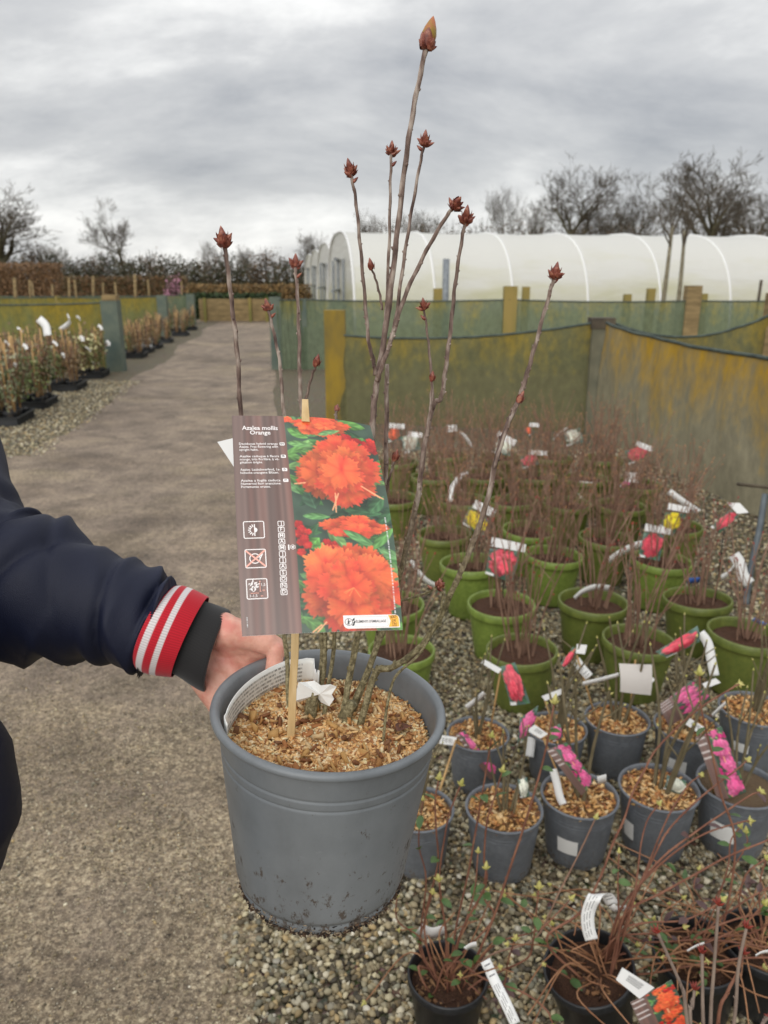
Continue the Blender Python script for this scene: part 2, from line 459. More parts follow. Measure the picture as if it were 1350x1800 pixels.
def hedge_thing(name, loc, rx, ry, h, cols, n, size, label, cat, group, twigs=True):
    r = thing(name, loc, label, cat, group)
    V, F, C = leaf_cloud(n, rx, ry, h * .55, cols, size, h * .5)
    V[:, 2] = np.abs(V[:, 2]); np_obj('foliage', V + np.array(loc), F, LEAF, C, r)
    if twigs:
        mb = MB()
        for i in range(46):
            a = rng.uniform(0, 6.28); q = rng.uniform(0, rx * .8)
            b = Vector(loc) + Vector((q * math.cos(a) * .5, q * math.sin(a) * .3, 0))
            e = Vector(loc) + Vector((q * math.cos(a) * 1.1, q * math.sin(a) * ry / rx, h * rng.uniform(.8, 1.18)))
            mb.tube([b, b.lerp(e, .5) + Vector((rng.uniform(-.2, .2), 0, 0)), e], [.03, .02, .008], 3, cap=False)
        mb.build('twigs', BARKF, r, smooth=False)
    return r
BARKF = M('far_bark', L(58, 52, 42), L(88, 80, 62), 3, 0.9)

# ------------------------------------------------------------------ bare trees
def grow(mbT, mbC, p, d, length, rad, lvl, nl, R, up=.12, split=(5, 6, 6, 5), trunk_lv=1):
    k = 5 if lvl < 2 else 3
    pts = [Vector(p)]; dd = Vector(d)
    for i in range(k):
        w = .10 if lvl == 0 else .26
        dd = (dd + Vector((R.uniform(-w, w), R.uniform(-w, w), R.uniform(-w, w) + (up if lvl else .05)))).normalized()
        pts.append(pts[-1] + dd * length / k)
    rr = [max(.0052, rad * (1 - .62 * i / k)) for i in range(k + 1)]
    (mbT if lvl <= trunk_lv else mbC).tube(pts, rr, 7 if lvl == 0 else (5 if lvl == 1 else 3), cap=False)
    if lvl >= nl: return
    n = split[min(lvl, len(split) - 1)]
    for j in range(n):
        t = R.uniform(.30 if lvl else .55, 1.0) if j else 1.0
        x = t * k; i = min(int(x), k - 1); q = pts[i].lerp(pts[i + 1], x - i)
        ax = (pts[i + 1] - pts[i]).normalized()
        side = Vector((R.uniform(-1, 1), R.uniform(-1, 1), R.uniform(-.6, .8))); side = (side - ax * side.dot(ax)).normalized()
        sp = R.uniform(.55, 1.05) if lvl == 0 else R.uniform(.45, .95)
        nd = (ax + side * sp).normalized()
        grow(mbT, mbC, q, nd, length * R.uniform(.55, .85) * (.8 if lvl == 0 else .82), max(.0052, rad * (1 - .5 * t) * R.uniform(.44, .62)), lvl + 1, nl, R, up, split, trunk_lv)
def tree_proto(seed, h, trunk, rad, lean=(0, 0), nl=4, split=(6, 5, 5, 5), up=.12):
    R = random.Random(seed); t, c = MB(), MB()
    grow(t, c, (0, 0, 0), Vector((lean[0], lean[1], 1)).normalized(), trunk, rad, 0, nl, R, up, split)
    zs = max(v[2] for v in c.v)
    k = h / zs
    for mb in (t, c): mb.v = [(x * k, y * k, z * k) for x, y, z in mb.v]
    mt, mc = t.mesh('trunk'), c.mesh('crown')
    mt.materials.append(BARKT); mc.materials.append(BARKC)
    return mt, mc
BARKT = M('tree_bark', L(70, 66, 50), L(104, 98, 76), 3, 0.9)
BARKC = M('twig_bark', L(72, 64, 52), L(98, 88, 74), 2, 0.9)
PROTO = [tree_proto(3, 10, 3.0, .19, nl=5, split=(7, 5, 5, 4, 4), up=.08), tree_proto(8, 10, 2.4, .26, nl=5, split=(8, 6, 5, 4, 4), up=.03),
         tree_proto(21, 10, 2.8, .18, (.10, 0), nl=5, split=(7, 6, 5, 4, 3), up=.10), tree_proto(35, 10, 4.0, .15, nl=5, split=(8, 5, 5, 4, 3), up=.16)]
def bare_tree(k, px, ytop, dist, label, wide=1.0, rot=None, group='bare trees on the skyline', name='bare_tree'):
    base = AY(px, 480, dist); base.z = 0
    h = AY(px, ytop, dist).z
    r = thing(name, base, label, 'tree', group)
    for nm, me in zip(('trunk', 'crown'), PROTO[k]):
        o = link(nm, me, None, r)
    s = h / 10
    r.scale = (s * wide, s * wide, s); r.rotation_euler = (0, 0, rng.uniform(0, 6.28) if rot is None else rot)
    return r
bare_tree(1, 4, 308, 70, 'broad bare oak cut by the left edge of the view', 1.6, 1.0)
bare_tree(3, 92, 425, 86, 'small bare tree just right of the broad oak', 1.0)
bare_tree(0, 222, 343, 76, 'lone round-crowned bare tree rising from the left hedgerow', .95, .6)
bare_tree(2, 440, 425, 90, 'small bare tree above the hedgerow behind the end of the path', .8)
bare_tree(3, 372, 420, 88, 'thin bare tree above the hedgerow left of the path end', .8)
bare_tree(1, 550, 398, 62, 'dense dark bare tree left of the white tunnel ends', .8)
bare_tree(0, 605, 405, 84, 'bare tree peeping over the ends of the white tunnels', .8)
bare_tree(2, 662, 360, 80, 'bare tree directly behind the tall central azalea shoots', .8)
bare_tree(3, 745, 366, 84, 'hazy bare tree right of the tall azalea shoot', 1.0)
bare_tree(3, 872, 320, 82, 'slender pale bare tree over the middle of the white tunnel', .62)
bare_tree(2, 932, 338, 88, 'faint narrow bare tree left of the big oak over the tunnel', .55)
bare_tree(1, 1000, 272, 74, 'big bare oak with dense crown over the middle of the tunnel', .95, 2.2)
bare_tree(0, 1060, 330, 84, 'bare tree between the big oak and the leaning crown', .8)
bare_tree(0, 1122, 298, 80, 'open crowned bare tree left of the two slim trunks', .95)
bare_tree(1, 1240, 254, 62, 'tall bare tree with a wide crown right above the two slim trunks', 1.25, 0.2)
bare_tree(1, 1312, 318, 78, 'low wide bare tree near the right edge of the view', .95)

# two slim young standards in front of the tunnel
def slim_tree(px0, y0, px1, y1, Y, label):
    b = AY(px0, y0, Y); t = AY(px1, y1, Y); d = (t - b).normalized(); b = b - d * (b.z / d.z)
    r = thing('young_tree', b, label, 'tree', 'slim young trees before the tunnel')
    R = random.Random(int(px0)); mt, mc = MB(), MB()
    mt.tube(smooth_path([b, b.lerp(t, .5) + Vector((.02, 0, 0)), t], 5), [.075 - .004 * i for i in range(11)], 7)
    for i in range(7):
        q = t - d * R.uniform(0, .5)
        grow(mt, mc, q, (d + Vector((R.uniform(-.7, .9), R.uniform(-.6, .6), R.uniform(0, .5)))).normalized(), R.uniform(.5, .9), .022, 1, 3, R, .15, (4, 4, 3), 0)
    mt.build('trunk', M('pale_bark', L(150, 142, 120), L(112, 104, 84), 12, .85), r); mc.build('crown', BARKC, r, smooth=False)
slim_tree(1165, 525, 1182, 398, 19, 'left one of two slim pale trunks standing before the tunnel')
slim_tree(1192, 525, 1204, 405, 20, 'right one of two slim pale trunks standing before the tunnel')

# ------------------------------------------------------------------ hedgerow and undergrowth far behind
DK = [(52, 58, 34), (66, 66, 42), (46, 48, 34), (84, 76, 50), (92, 76, 56)]
BR = [(96, 76, 58), (82, 66, 52), (112, 90, 64), (70, 62, 46)]
ORD = 'first second third fourth fifth sixth seventh eighth ninth tenth eleventh twelfth thirteenth fourteenth fifteenth sixteenth seventeenth eighteenth nineteenth twentieth'.split()
HLAB = ['dark green evergreen bush in the far hedgerow', 'brownish thorn bush in the far hedgerow', 'low tangled bush in the far hedgerow']
for i, px in enumerate(range(-40, 600, 34)):
    Y = 64 + (i * 7) % 11
    yt = (452, 446, 456, 440, 450, 458)[i % 6] + (6 if px > 260 else 0) + rng.uniform(-4, 4)
    b = AY(px, 480, Y); b.z = 0; h = max(1.5, AY(px, yt, Y).z)
    hedge_thing('hedgerow_bush', b, 1.7, 1.3, h, DK if i % 3 else BR, 1500, .11, HLAB[0 if i % 3 == 1 else (1 if i % 3 == 0 else 2)] + ', ' + ORD[i] + ' from its left end', 'bush', 'bushes of the far hedgerow')
for i, px in enumerate(range(690, 1400, 52)):
    Y = 66 + (i * 5) % 9; b = AY(px, 480, Y); b.z = 0
    yt = 398 - 8 * math.sin(i * 1.9)
    hedge_thing('thicket_bush', b, 2.4, 1.6, AY(px, yt, Y).z, BR + DK[1:3], 1900, .10, 'brown leafless thicket above the white tunnel roof, ' + ORD[i] + ' from its left end', 'bush', 'thicket behind the tunnels')
# clipped hedges
def clipped(px0, px1, y0, Y, cols, label, depth_=.9, n=5000):
    a, b = AY(px0, y0, Y), AY(px1, y0, Y); h = a.z; w = b.x - a.x
    r = thing('clipped_hedge', ((a.x + b.x) / 2, Y, 0), label, 'hedge')
    d = nr.uniform(-.5, .5, (n, 3)) * np.array([w, depth_, h]); d[:, 2] += h / 2; d += nr.normal(0, .03, (n, 3))
    a3 = nr.normal(0, 1, (n, 3)); a3 /= np.linalg.norm(a3, axis=1)[:, None]; b3 = np.cross(a3, nr.normal(0, 1, (n, 3))); b3 /= np.linalg.norm(b3, axis=1)[:, None]
    V = np.stack([d - a3 * .07, d + b3 * .045, d + a3 * .07, d - b3 * .045], 1).reshape(-1, 3) + np.array(r.location)
    cc = np.array([lin(c) for c in cols]); C = cc[nr.integers(0, len(cc), n)] * nr.uniform(.7, 1.2, (n, 1))
    np_obj('foliage', V, np.arange(n * 4).reshape(-1, 4), LEAF, np.repeat(C[:, None], 4, 1).reshape(-1, 3), r)
    return r
clipped(-40, 104, 462, 52, [(136, 104, 74), (112, 88, 64), (150, 118, 84)], 'long clipped brown beech hedge at the far left', 1.2, 9000)
clipped(110, 330, 486, 50, [(126, 92, 60), (104, 82, 58), (94, 84, 52)], 'low brown hedge behind the yellowed nets on the left', 1.0, 9000)
clipped(330, 545, 500, 40, [(150, 120, 76), (128, 100, 62), (104, 88, 58)], 'low tawny hedge beyond the end of the path', 1.0, 8000)
clipped(318, 492, 516, 33.5, [(48, 66, 34), (62, 80, 42), (40, 54, 30)], 'clipped dark green hedge above the timber wall', .8, 7000)
pb = AY(305, 505, 34); pb.z = 0
hedge_thing('blossom_shrub', pb, .42, .4, AY(305, 490, 34).z, [(206, 150, 172), (182, 132, 150), (120, 98, 92)], 1200, .05, 'pink flowering shrub beyond the left beds', 'shrub', None)

# ------------------------------------------------------------------ white polytunnels
def plastic_mat():
    m, nt, b, out = new_mat('tunnel_plastic')
    v = coords(nt, 'Object')
    sep = nt.nodes.new('ShaderNodeSeparateXYZ'); nt.links.new(v, sep.inputs[0])
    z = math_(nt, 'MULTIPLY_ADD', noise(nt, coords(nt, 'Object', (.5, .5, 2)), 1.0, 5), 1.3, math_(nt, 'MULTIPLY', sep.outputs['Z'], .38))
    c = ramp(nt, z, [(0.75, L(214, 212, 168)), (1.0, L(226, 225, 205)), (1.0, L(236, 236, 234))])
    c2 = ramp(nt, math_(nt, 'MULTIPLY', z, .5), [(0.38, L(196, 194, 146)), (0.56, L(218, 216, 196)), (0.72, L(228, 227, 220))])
    nt.links.new(c2, b.inputs['Base Color']); b.inputs['Roughness'].default_value = 0.38
    tr = nt.nodes.new('ShaderNodeBsdfTranslucent'); tr.inputs[0].default_value = (.85, .86, .8, 1)
    mx = nt.nodes.new('ShaderNodeMixShader'); mx.inputs[0].default_value = .25
    nt.links.new(b.outputs[0], mx.inputs[1]); nt.links.new(tr.outputs[0], mx.inputs[2]); nt.links.new(mx.outputs[0], out.inputs[0])
    bump(nt, b, math_(nt, 'ADD', noise(nt, coords(nt, 'Object', (1, .3, .3)), 1.4, 4), math_(nt, 'MULTIPLY', noise(nt, coords(nt, 'Object', (.6, .6, 2.5)), 2.2, 4), .6)), .6, .08)
    return m
PLAST = plastic_mat(); RIBM = M('hoop_white', L(232, 232, 230), rough=.4); GREYM = M('galvanised', L(140, 146, 150), L(110, 116, 122), 10, .45)
TD = Vector((.984, .178, 0)); TP = Vector((-.178, .984, 0))
def tunnel(s, label, length=34):
    e = PW(s, 2.05); r = thing('polytunnel', e, label, 'polytunnel', 'white polytunnels side by side')
    A, H = 3.5, 3.0
    def prof(u, k=1.0):
        t = math.pi * u; c, s_ = math.cos(t), math.sin(t)
        return -A * k * math.copysign(abs(c) ** .72, c), H * k * abs(s_) ** .80
    nr_, gap = int(length / 2.3), 2.3
    rows = []
    for i in range(nr_ * 4 + 1):
        x = i * gap / 4; sag = .012 * math.sin(math.pi * (i % 4) / 4)
        rows.append([e + TD * x + TP * prof(j / 36, 1 - sag)[0] + Vector((0, 0, prof(j / 36, 1 - sag)[1] + .02)) for j in range(37)])
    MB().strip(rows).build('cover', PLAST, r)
    for i in range(nr_ + 1):
        x = i * gap
        pts = [e + TD * x + TP * prof(j / 24, 1.002)[0] + Vector((0, 0, prof(j / 24, 1.002)[1] + .02)) for j in range(25)]
        MB().tube(pts, .036, 6).build('hoop', RIBM, r)
    # end wall with a door frame
    ring = [e + TD * .03 + TP * prof(j / 36, .985)[0] + Vector((0, 0, prof(j / 36, .985)[1] + .02)) for j in range(37)]
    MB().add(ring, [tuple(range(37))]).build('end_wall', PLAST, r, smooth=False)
    f = MB()
    for y in (-1.3, 1.3, 0): f.box(e - TD * .03 + TP * y + Vector((0, 0, 1.1)), (.07, .07, 2.2))
    f.box(e - TD * .03 + Vector((0, 0, 2.2)), (.07, 2.7, .08)); f.box(e - TD * .03 + Vector((0, 0, 1.3)), (.06, 6.2, .07))
    f.build('door_frame', GREYM, r, smooth=False)
    # drain pipe on the near side
    return r
for s, lb in ((24.0, 'nearest long white polytunnel across the right half'), (31.8, 'second white polytunnel end behind the nearest one'), (39.6, 'third white polytunnel end in the row'), (47.4, 'farthest white polytunnel end in the row')):
    tunnel(s, lb, 36 if s < 25 else 20)
pd = AY(783, 520, 21.3)
mbp = MB().tube([(pd.x, pd.y, 0), (pd.x, pd.y, AY(783, 455, 21.3).z)], .09, 8)
tag(mbp.build('drain_pipe', GREYM, origin=(pd.x, pd.y, 0)), 'grey upright pipe standing before the tunnel wall', 'pipe')

# ------------------------------------------------------------------ wind-break nets on posts
def net_mat(name, base, lich, thr, through=.16):
    m, nt, b, out = new_mat(name)
    v = coords(nt, 'Object')
    sep = nt.nodes.new('ShaderNodeSeparateXYZ'); nt.links.new(v, sep.inputs[0])
    n1 = noise(nt, coords(nt, 'Object', (1, 1, .45)), 2.3, 6, .62); n2 = noise(nt, coords(nt, 'Object', (1, 1, .6)), 14, 4, .6)
    f = math_(nt, 'ADD', math_(nt, 'MULTIPLY_ADD', n1, .75, math_(nt, 'MULTIPLY', n2, .35)), math_(nt, 'MULTIPLY_ADD', sep.outputs['Z'], .32, -.26))
    c = ramp(nt, f, [(thr - .02, base), (thr + .24, lich)])
    c = mixc(nt, .5, c, mixc(nt, 1.0, c, ramp(nt, n2, [(.3, (.5, .5, .5)), (.7, (1.2, 1.2, 1.2))]), 'MULTIPLY'))
    nt.links.new(c, b.inputs['Base Color']); b.inputs['Roughness'].default_value = .85
    tl = nt.nodes.new('ShaderNodeBsdfTranslucent'); nt.links.new(c, tl.inputs[0])
    tp = nt.nodes.new('ShaderNodeBsdfTransparent')
    m1 = nt.nodes.new('ShaderNodeMixShader'); m1.inputs[0].default_value = .35
    nt.links.new(b.outputs[0], m1.inputs[1]); nt.links.new(tl.outputs[0], m1.inputs[2])
    # woven threads: open squares between them
    chk = nt.nodes.new('ShaderNodeTexNoise'); chk.inputs['Scale'].default_value = 240; nt.links.new(v, chk.inputs['Vector'])
    op = ramp(nt, chk.outputs[0], [(.50, (through * .4,) * 3), (.66, (through * 2.2,) * 3)])
    bump(nt, b, noise(nt, coords(nt, 'Object', (1, 1, .22)), 9, 4), .5, .03)
    m2 = nt.nodes.new('ShaderNodeMixShader'); nt.links.new(op, m2.inputs[0])
    nt.links.new(m1.outputs[0], m2.inputs[1]); nt.links.new(tp.outputs[0], m2.inputs[2]); nt.links.new(m2.outputs[0], out.inputs[0])
    return m
NET_FRONT = net_mat('lichened_net', L(116, 114, 78), L(158, 134, 40), .55)
NET_SIDE = net_mat('side_net', L(156, 149, 124), L(184, 146, 46), .49, .08)
NET_BACK = net_mat('green_net', L(112, 126, 100), L(158, 142, 54), .62)
NET_LEFT = net_mat('yellow_net', L(126, 128, 76), L(152, 132, 44), .49)
POSTN = M('net_wrapped_post', L(92, 92, 76), L(116, 112, 92), 4, .85)
CORD = M('net_cord', L(56, 66, 62), L(80, 90, 82), 10, .8)
def net_fence(name, label, posts, sags, netm, group=None, cord=.014, bellies=.04):
    """posts: list of (point at ground, height of the net there, post height, width, material)"""
    r = thing(name, posts[0][0], label, 'fence', group)
    for (p, hn, hp, w, mt) in posts:
        if mt is None: continue
        mb = MB().box(Vector((p.x, p.y, hp / 2)), (w, w * .75, hp))
        mb.build('post', mt, r, smooth=False)
    for i in range(len(posts) - 1):
        (a, ha, _, wa, _), (b, hb, _, wb, _) = posts[i], posts[i + 1]
        d = (b - a); d.z = 0; L_ = d.length; nrm = Vector((-d.y, d.x, 0)).normalized()
        if nrm.y > 0: nrm = -nrm
        rows, top = [], []
        for j in range(61):
            t = j / 60; z1 = ha + (hb - ha) * t - sags[i] * 4 * t * (1 - t)
            row = []
            for k in range(11):
                q = k / 10; off = nrm * (.06 + bellies * math.sin(math.pi * q) * math.sin(math.pi * t) + .010 * math.sin(t * 40 + q * 5) + .014 * math.sin(t * 17 + 2.2 * math.sin(q * 4 + i)) * (.4 + .6 * q))
                row.append(a + d * t + off + Vector((0, 0, .01 + (z1 - .01) * q)))
            rows.append(row); top.append(row[-1] + Vector((0, 0, .005)))
        MB().strip(rows).build('net', netm, r)
        MB().tube(top, cord, 6).build('cord', CORD, r)
    return r
A1 = G(592, 742); C1 = AY(1045, 720, 8.45); C1.z = 0; D1 = AY(1338, 700, 8.5); D1.z = 0
hA = AY(592, 545, A1.y).z; hC = AY(1045, 560, C1.y).z
net_fence('windbreak_fence', 'yellow-stained net sagging between the lichened post and the dark-topped corner post',
          [(A1, AY(610, 588, A1.y).z, hA, .24, POSTY), (C1, hC - .03, hC - .10, .22, POSTN)], [.10], NET_FRONT, 'wind-break net fences')
net_fence('windbreak_fence', 'drooping yellow net right of the dark-topped corner post',
          [(C1 + Vector((.13, .03, 0)), hC - .05, 0, .1, None), (D1, AY(1338, 548, D1.y).z, AY(1338, 515, D1.y).z, .16, WOOD)], [.20], NET_FRONT, 'wind-break net fences')
tag(MB().box((C1.x, C1.y, hC - .045), (.25, .19, .11)).build('post_cap', DARKW, smooth=False, origin=(C1.x, C1.y, hC - .1)), 'dark wet timber cap on the corner post of the nets', 'block')
S1 = C1 + Vector((.05, -.14, 0)); S2 = S1 + Vector((.42, -3.4, 0)); S3 = S2 + Vector((.45, -3.0, 0))
net_fence('windbreak_fence', 'large grey net with golden stains running towards the viewer at the right edge',
          [(S1, hC - .04, 0, .1, None), (S2, 1.13, 1.1, .12, WOOD), (S3, 1.2, 1.2, .12, WOOD)], [.05, .06], NET_SIDE, 'wind-break net fences', .016, .03)
bt = G(1348, 690); 
Yb = 14.7
def bp(px, Y=Yb):
    p = AY(px, 600, Y); p.z = 0; return p
hb = AY(900, 527, Yb).z
net_fence('windbreak_fence', 'long green net stretched across the right side behind the nearer net',
          [(bp(486), AY(486, 527, Yb).z, AY(486, 522, Yb).z, .2, POSTG), (bp(534), hb, hb + .02, .14, POSTG), (bp(893), hb, AY(893, 503, Yb).z, .24, WOODG), (bp(1208), hb - .02, AY(1208, 502, Yb).z, .27, WOOD), (bp(1420), hb, hb + .1, .24, WOODG)],
          [.01, .03, .03, .02], NET_BACK, 'wind-break net fences')
for px, yt, w, lb in ((768, 507, .2, 'lichened post top just right of the tall azalea shoots'), (920, 504, .16, 'lichened post top right of the tall pale post'), (1096, 517, .16, 'short mossy post top before the tunnel'), (1136, 507, .17, 'brown post top left of the two slim trunks'), (1229, 516, .12, 'small dark post top right of the wide pale post')):
    p = bp(px, 18.5); h = AY(px, yt, 18.5).z
    tag(MB().box((p.x, p.y, h / 2), (w, w, h)).build('fence_post', WOODG, smooth=False, origin=p), lb, 'post', 'far fence posts')
pc = bp(1322, 16); tag(MB().tube([pc, pc + Vector((.02, 0, AY(1322, 492, 16).z))], .03, 6).build('stake', DARKW, origin=pc), 'thin dark stake against the tunnel near the right edge', 'stake')
# dark stick poking in at the right edge
q0, q1 = P(1296, 851, 3.9), P(1372, 859, 3.7)
tag(MB().tube([q0, q1], .009, 6).build('rod', DARKW, origin=q0), 'dark horizontal rod poking in at the right edge', 'rod')
q0, q1 = P(1345, 870, 4.6), G(1310, 1062)
tag(MB().tube(smooth_path([q0, P(1335, 930, 4.5), P(1320, 1000, 4.4), q1], 5), .019, 8).build('water_pipe', M('blue_grey_pipe', L(96, 104, 108), L(72, 80, 86), 8, .5), origin=q1), 'bluish grey pipe leaning beside the right-hand net', 'pipe')

# left beds: nets across the bed at each post
def lpost(px, yb, yt):
    p = G(px, yb); return p, AY(px, yt, p.y).z
LP = [lpost(206, 652, 528), lpost(290, 590, 519), lpost(338, 571, 517), lpost(352, 566, 520)]
LBL = ['yellow net across the near left bed ending at the tall green post', 'yellow net across the second left bed', 'green net across the third left bed', 'short green net beside the timber wall']
for i, ((p, h), lb) in enumerate(zip(LP[:3], LBL)):
    far = p + Vector((-7.5, -.6, 0))
    net_fence('windbreak_fence', lb, [(p, h - .04, h, .30 if i == 0 else .28, POSTG), (p + Vector((-3.0, -.2, 0)), h - .06, h - .02, .16, WOODG), (far, h - .04, h, .2, WOODG)], [.03, .03], NET_LEFT if i < 2 else NET_BACK, 'wind-break net fences')
p = LP[0][0]; tag(MB().box((p.x + .02, p.y - .02, LP[0][1] + .05), (.26, .2, .10)).build('post_cap', WOOD, smooth=False, origin=(p.x, p.y, LP[0][1])), 'pale sawn block on top of the tall green post', 'block')
# canes standing in the beds further back
for i, (px, y0, y1, ln) in enumerate(sorted(((25, 535, 488, 0), (118, 530, 488, 3), (135, 528, 492, -4), (160, 530, 485, 4), (235, 520, 482, 2), (60, 528, 495, -4), (90, 528, 500, 2), (180, 528, 496, 1), (262, 518, 492, -2), (318, 516, 494, 1), (48, 520, 492, 4), (205, 520, 496, -3)))):
    Y = 24 + (i % 4) * 3; a = AY(px, y0, Y); a.z = 0; b = AY(px + ln, y1, Y)
    tag(MB().tube([a, b], .035 if i % 3 else .05, 5).build('cane', WOOD, origin=a), 'bare cane upright beyond the left nets, ' + ORD[i] + ' counted from the left', 'cane', 'canes in the left beds')
# ------------------------------------------------------------------ picture printing: colours laid out on fine grids
def vnoise(X, Y, seed):
    r = np.random.default_rng(seed); o = np.zeros_like(X)
    for k in range(5):
        a, b, c, d = r.uniform(-1, 1, 4); f = 2.0 ** (k * .55) * 3
        o += np.sin(f * (a * X + b * Y) * 2.2 + c * 6) * np.cos(f * (b * X - a * Y) * 1.9 + d * 6)
    return o / 5
ORANGE = dict(a=(255, 136, 72), b=(241, 80, 58), d=(196, 34, 40), bud=(200, 36, 70))
PINK = dict(a=(246, 144, 184), b=(228, 80, 142), d=(190, 30, 110), bud=(205, 40, 120))
RED = dict(a=(246, 120, 130), b=(226, 62, 84), d=(180, 32, 60), bud=(190, 30, 60))
YELL = dict(a=(252, 232, 70), b=(240, 204, 30), d=(214, 160, 20), bud=(230, 180, 40))
WHT = dict(a=(244, 242, 226), b=(222, 226, 206), d=(182, 192, 160), bud=(220, 214, 170))
def leaf(img, X, Y, c, ang, ln, wd, col, r):
    ca, sa = math.cos(ang), math.sin(ang)
    u = ((X - c[0]) * ca + (Y - c[1]) * sa) / ln; w = (-(X - c[0]) * sa + (Y - c[1]) * ca) / wd
    half = np.clip(np.sin(np.clip((u + 1) / 2, 0, 1) * np.pi), 0, 1) ** .8 * (1 - .25 * u)
    mask = (np.abs(u) < 1) & (np.abs(w) < half)
    sh = .82 + .3 * (w / (half + 1e-6)) * .5 + .10 * np.sin((u * 9 + np.abs(w) * 6)) - .0
    mid = np.exp(-(w / .07) ** 2) * .22
    for k in range(3): img[..., k][mask] = (col[k] * (sh + mid) + 20 * mid)[mask]
    edge = mask & (np.abs(w) > half * .88)
    img[edge] *= .86
def floret(img, X, Y, c, rad, pal, ang, sq, seed):
    r = np.random.default_rng(seed)
    dx, dy = (X - c[0]), (Y - c[1]) / sq
    th = np.arctan2(dy, dx) - ang; rho = np.hypot(dx, dy) / rad
    lob = np.abs(np.cos(2.5 * th))
    R = (.80 + .20 * lob ** .5) * (1 + .05 * np.sin(11 * th + seed) + .055 * np.sin(19 * th + 2 * seed) + .05 * np.sin(31 * th + seed * 3) + .03 * np.sin(53 * th))
    m = rho < R
    q = np.clip(rho / R, 0, 1)
    vein = .5 + .5 * np.cos(30 * th + 3 * np.sin(4 * q))
    mix = np.clip(.50 + .30 * q - .25 * (1 - lob) + .75 * vnoise(X / rad * .33, Y / rad * .33, seed) + .22 * vein * q, 0, 1)
    a, b, d = np.array(pal['a'], float), np.array(pal['b'], float), np.array(pal['d'], float)
    if r.uniform() < .5: mix = 1 - mix * .8
    col = a * (1 - mix[..., None]) + b * mix[..., None]
    thr = np.exp(-((dx / rad) ** 2 / .012 + ((dy / rad) + .15) ** 2 / .09))[..., None]; col = col * (1 - .55 * thr) + d * .55 * thr
    gap = np.exp(-((1 - lob) - 1) ** 2 / .004)[..., None] * 0
    sh = (1.04 - .24 * (1 - lob) ** 3 * q + .10 * vnoise(X / rad * .8, Y / rad * .8, seed + 9) - .05 * q ** 5 - .06 * dy / rad)[..., None]
    col = col * sh
    rim = (q > .93)[..., None]; col = np.where(rim, col * .93 + 12, col)
    col = col * r.uniform(.86, 1.10); tt = r.uniform(-.12, .30); col = col * (1 - max(tt, 0)) + b * max(tt, 0)
    img[m] = np.clip(col, 0, 255)[m]
    return m
def line_(img, X, Y, p, q, w, col):
    p, q = np.array(p, float), np.array(q, float); d = q - p; L2 = d @ d + 1e-12
    t = np.clip(((X - p[0]) * d[0] + (Y - p[1]) * d[1]) / L2, 0, 1)
    m = np.hypot(X - p[0] - t * d[0], Y - p[1] - t * d[1]) < w
    img[m] = col
def truss(img, X, Y, c, rx, ry, pal, seed, n=26, clip=1.0):
    """a dome of ruffled azalea flowers"""
    r = np.random.default_rng(seed); pts = []
    for i in range(n):
        rr = math.sqrt((i + .3) / n); a = i * 2.399 + r.uniform(-.3, .3)
        pts.append((rr, c[0] + rx * .72 * rr * math.cos(a), c[1] + ry * .72 * rr * math.sin(a) * 1.0))
    for k, (rr, x, y) in enumerate(sorted(pts, key=lambda p: -p[0] + r.uniform(-.3, .3))):
        # soft shadow under each flower, part of the printed picture
        qq = np.hypot((X - x) / (rx * .62), (Y - y - ry * .07) / (ry * .62)); img *= (1 - .15 * np.clip(1.15 - qq, 0, 1) ** .7)[..., None]
        floret(img, X, Y, (x, y), rx * r.uniform(.36, .50), pal, r.uniform(0, 6.28), min(1.1, ry / rx * 1.05) * r.uniform(.8, 1.05), seed * 50 + k)
        if k % 3 == 0:
            for j in range(5):
                a = r.uniform(0.3, 2.8); l = rx * r.uniform(.16, .30)
                line_(img, X, Y, (x, y), (x + l * math.cos(a), y + l * math.sin(a)), rx * .008, np.array(pal['a'], float) * 1.0 + 10)
def wood_print(img, X, Y, mask, H):
    s = 114 + 10 * np.sin(X * 330 + 1.5 * vnoise(X * 8, Y * .7, 3)) + 10 * vnoise(X * 60, Y * .5, 5) + 8 * np.sin(X * 1100 + vnoise(X * 20, Y, 9) * 3)
    col = np.stack([s, s * .82, s * .765], -1)
    red = np.clip(vnoise(X * 30, Y * .3, 12), 0, 1)[..., None]; col = col + red * np.array([26, 2, -2])
    img[mask] = col[mask]
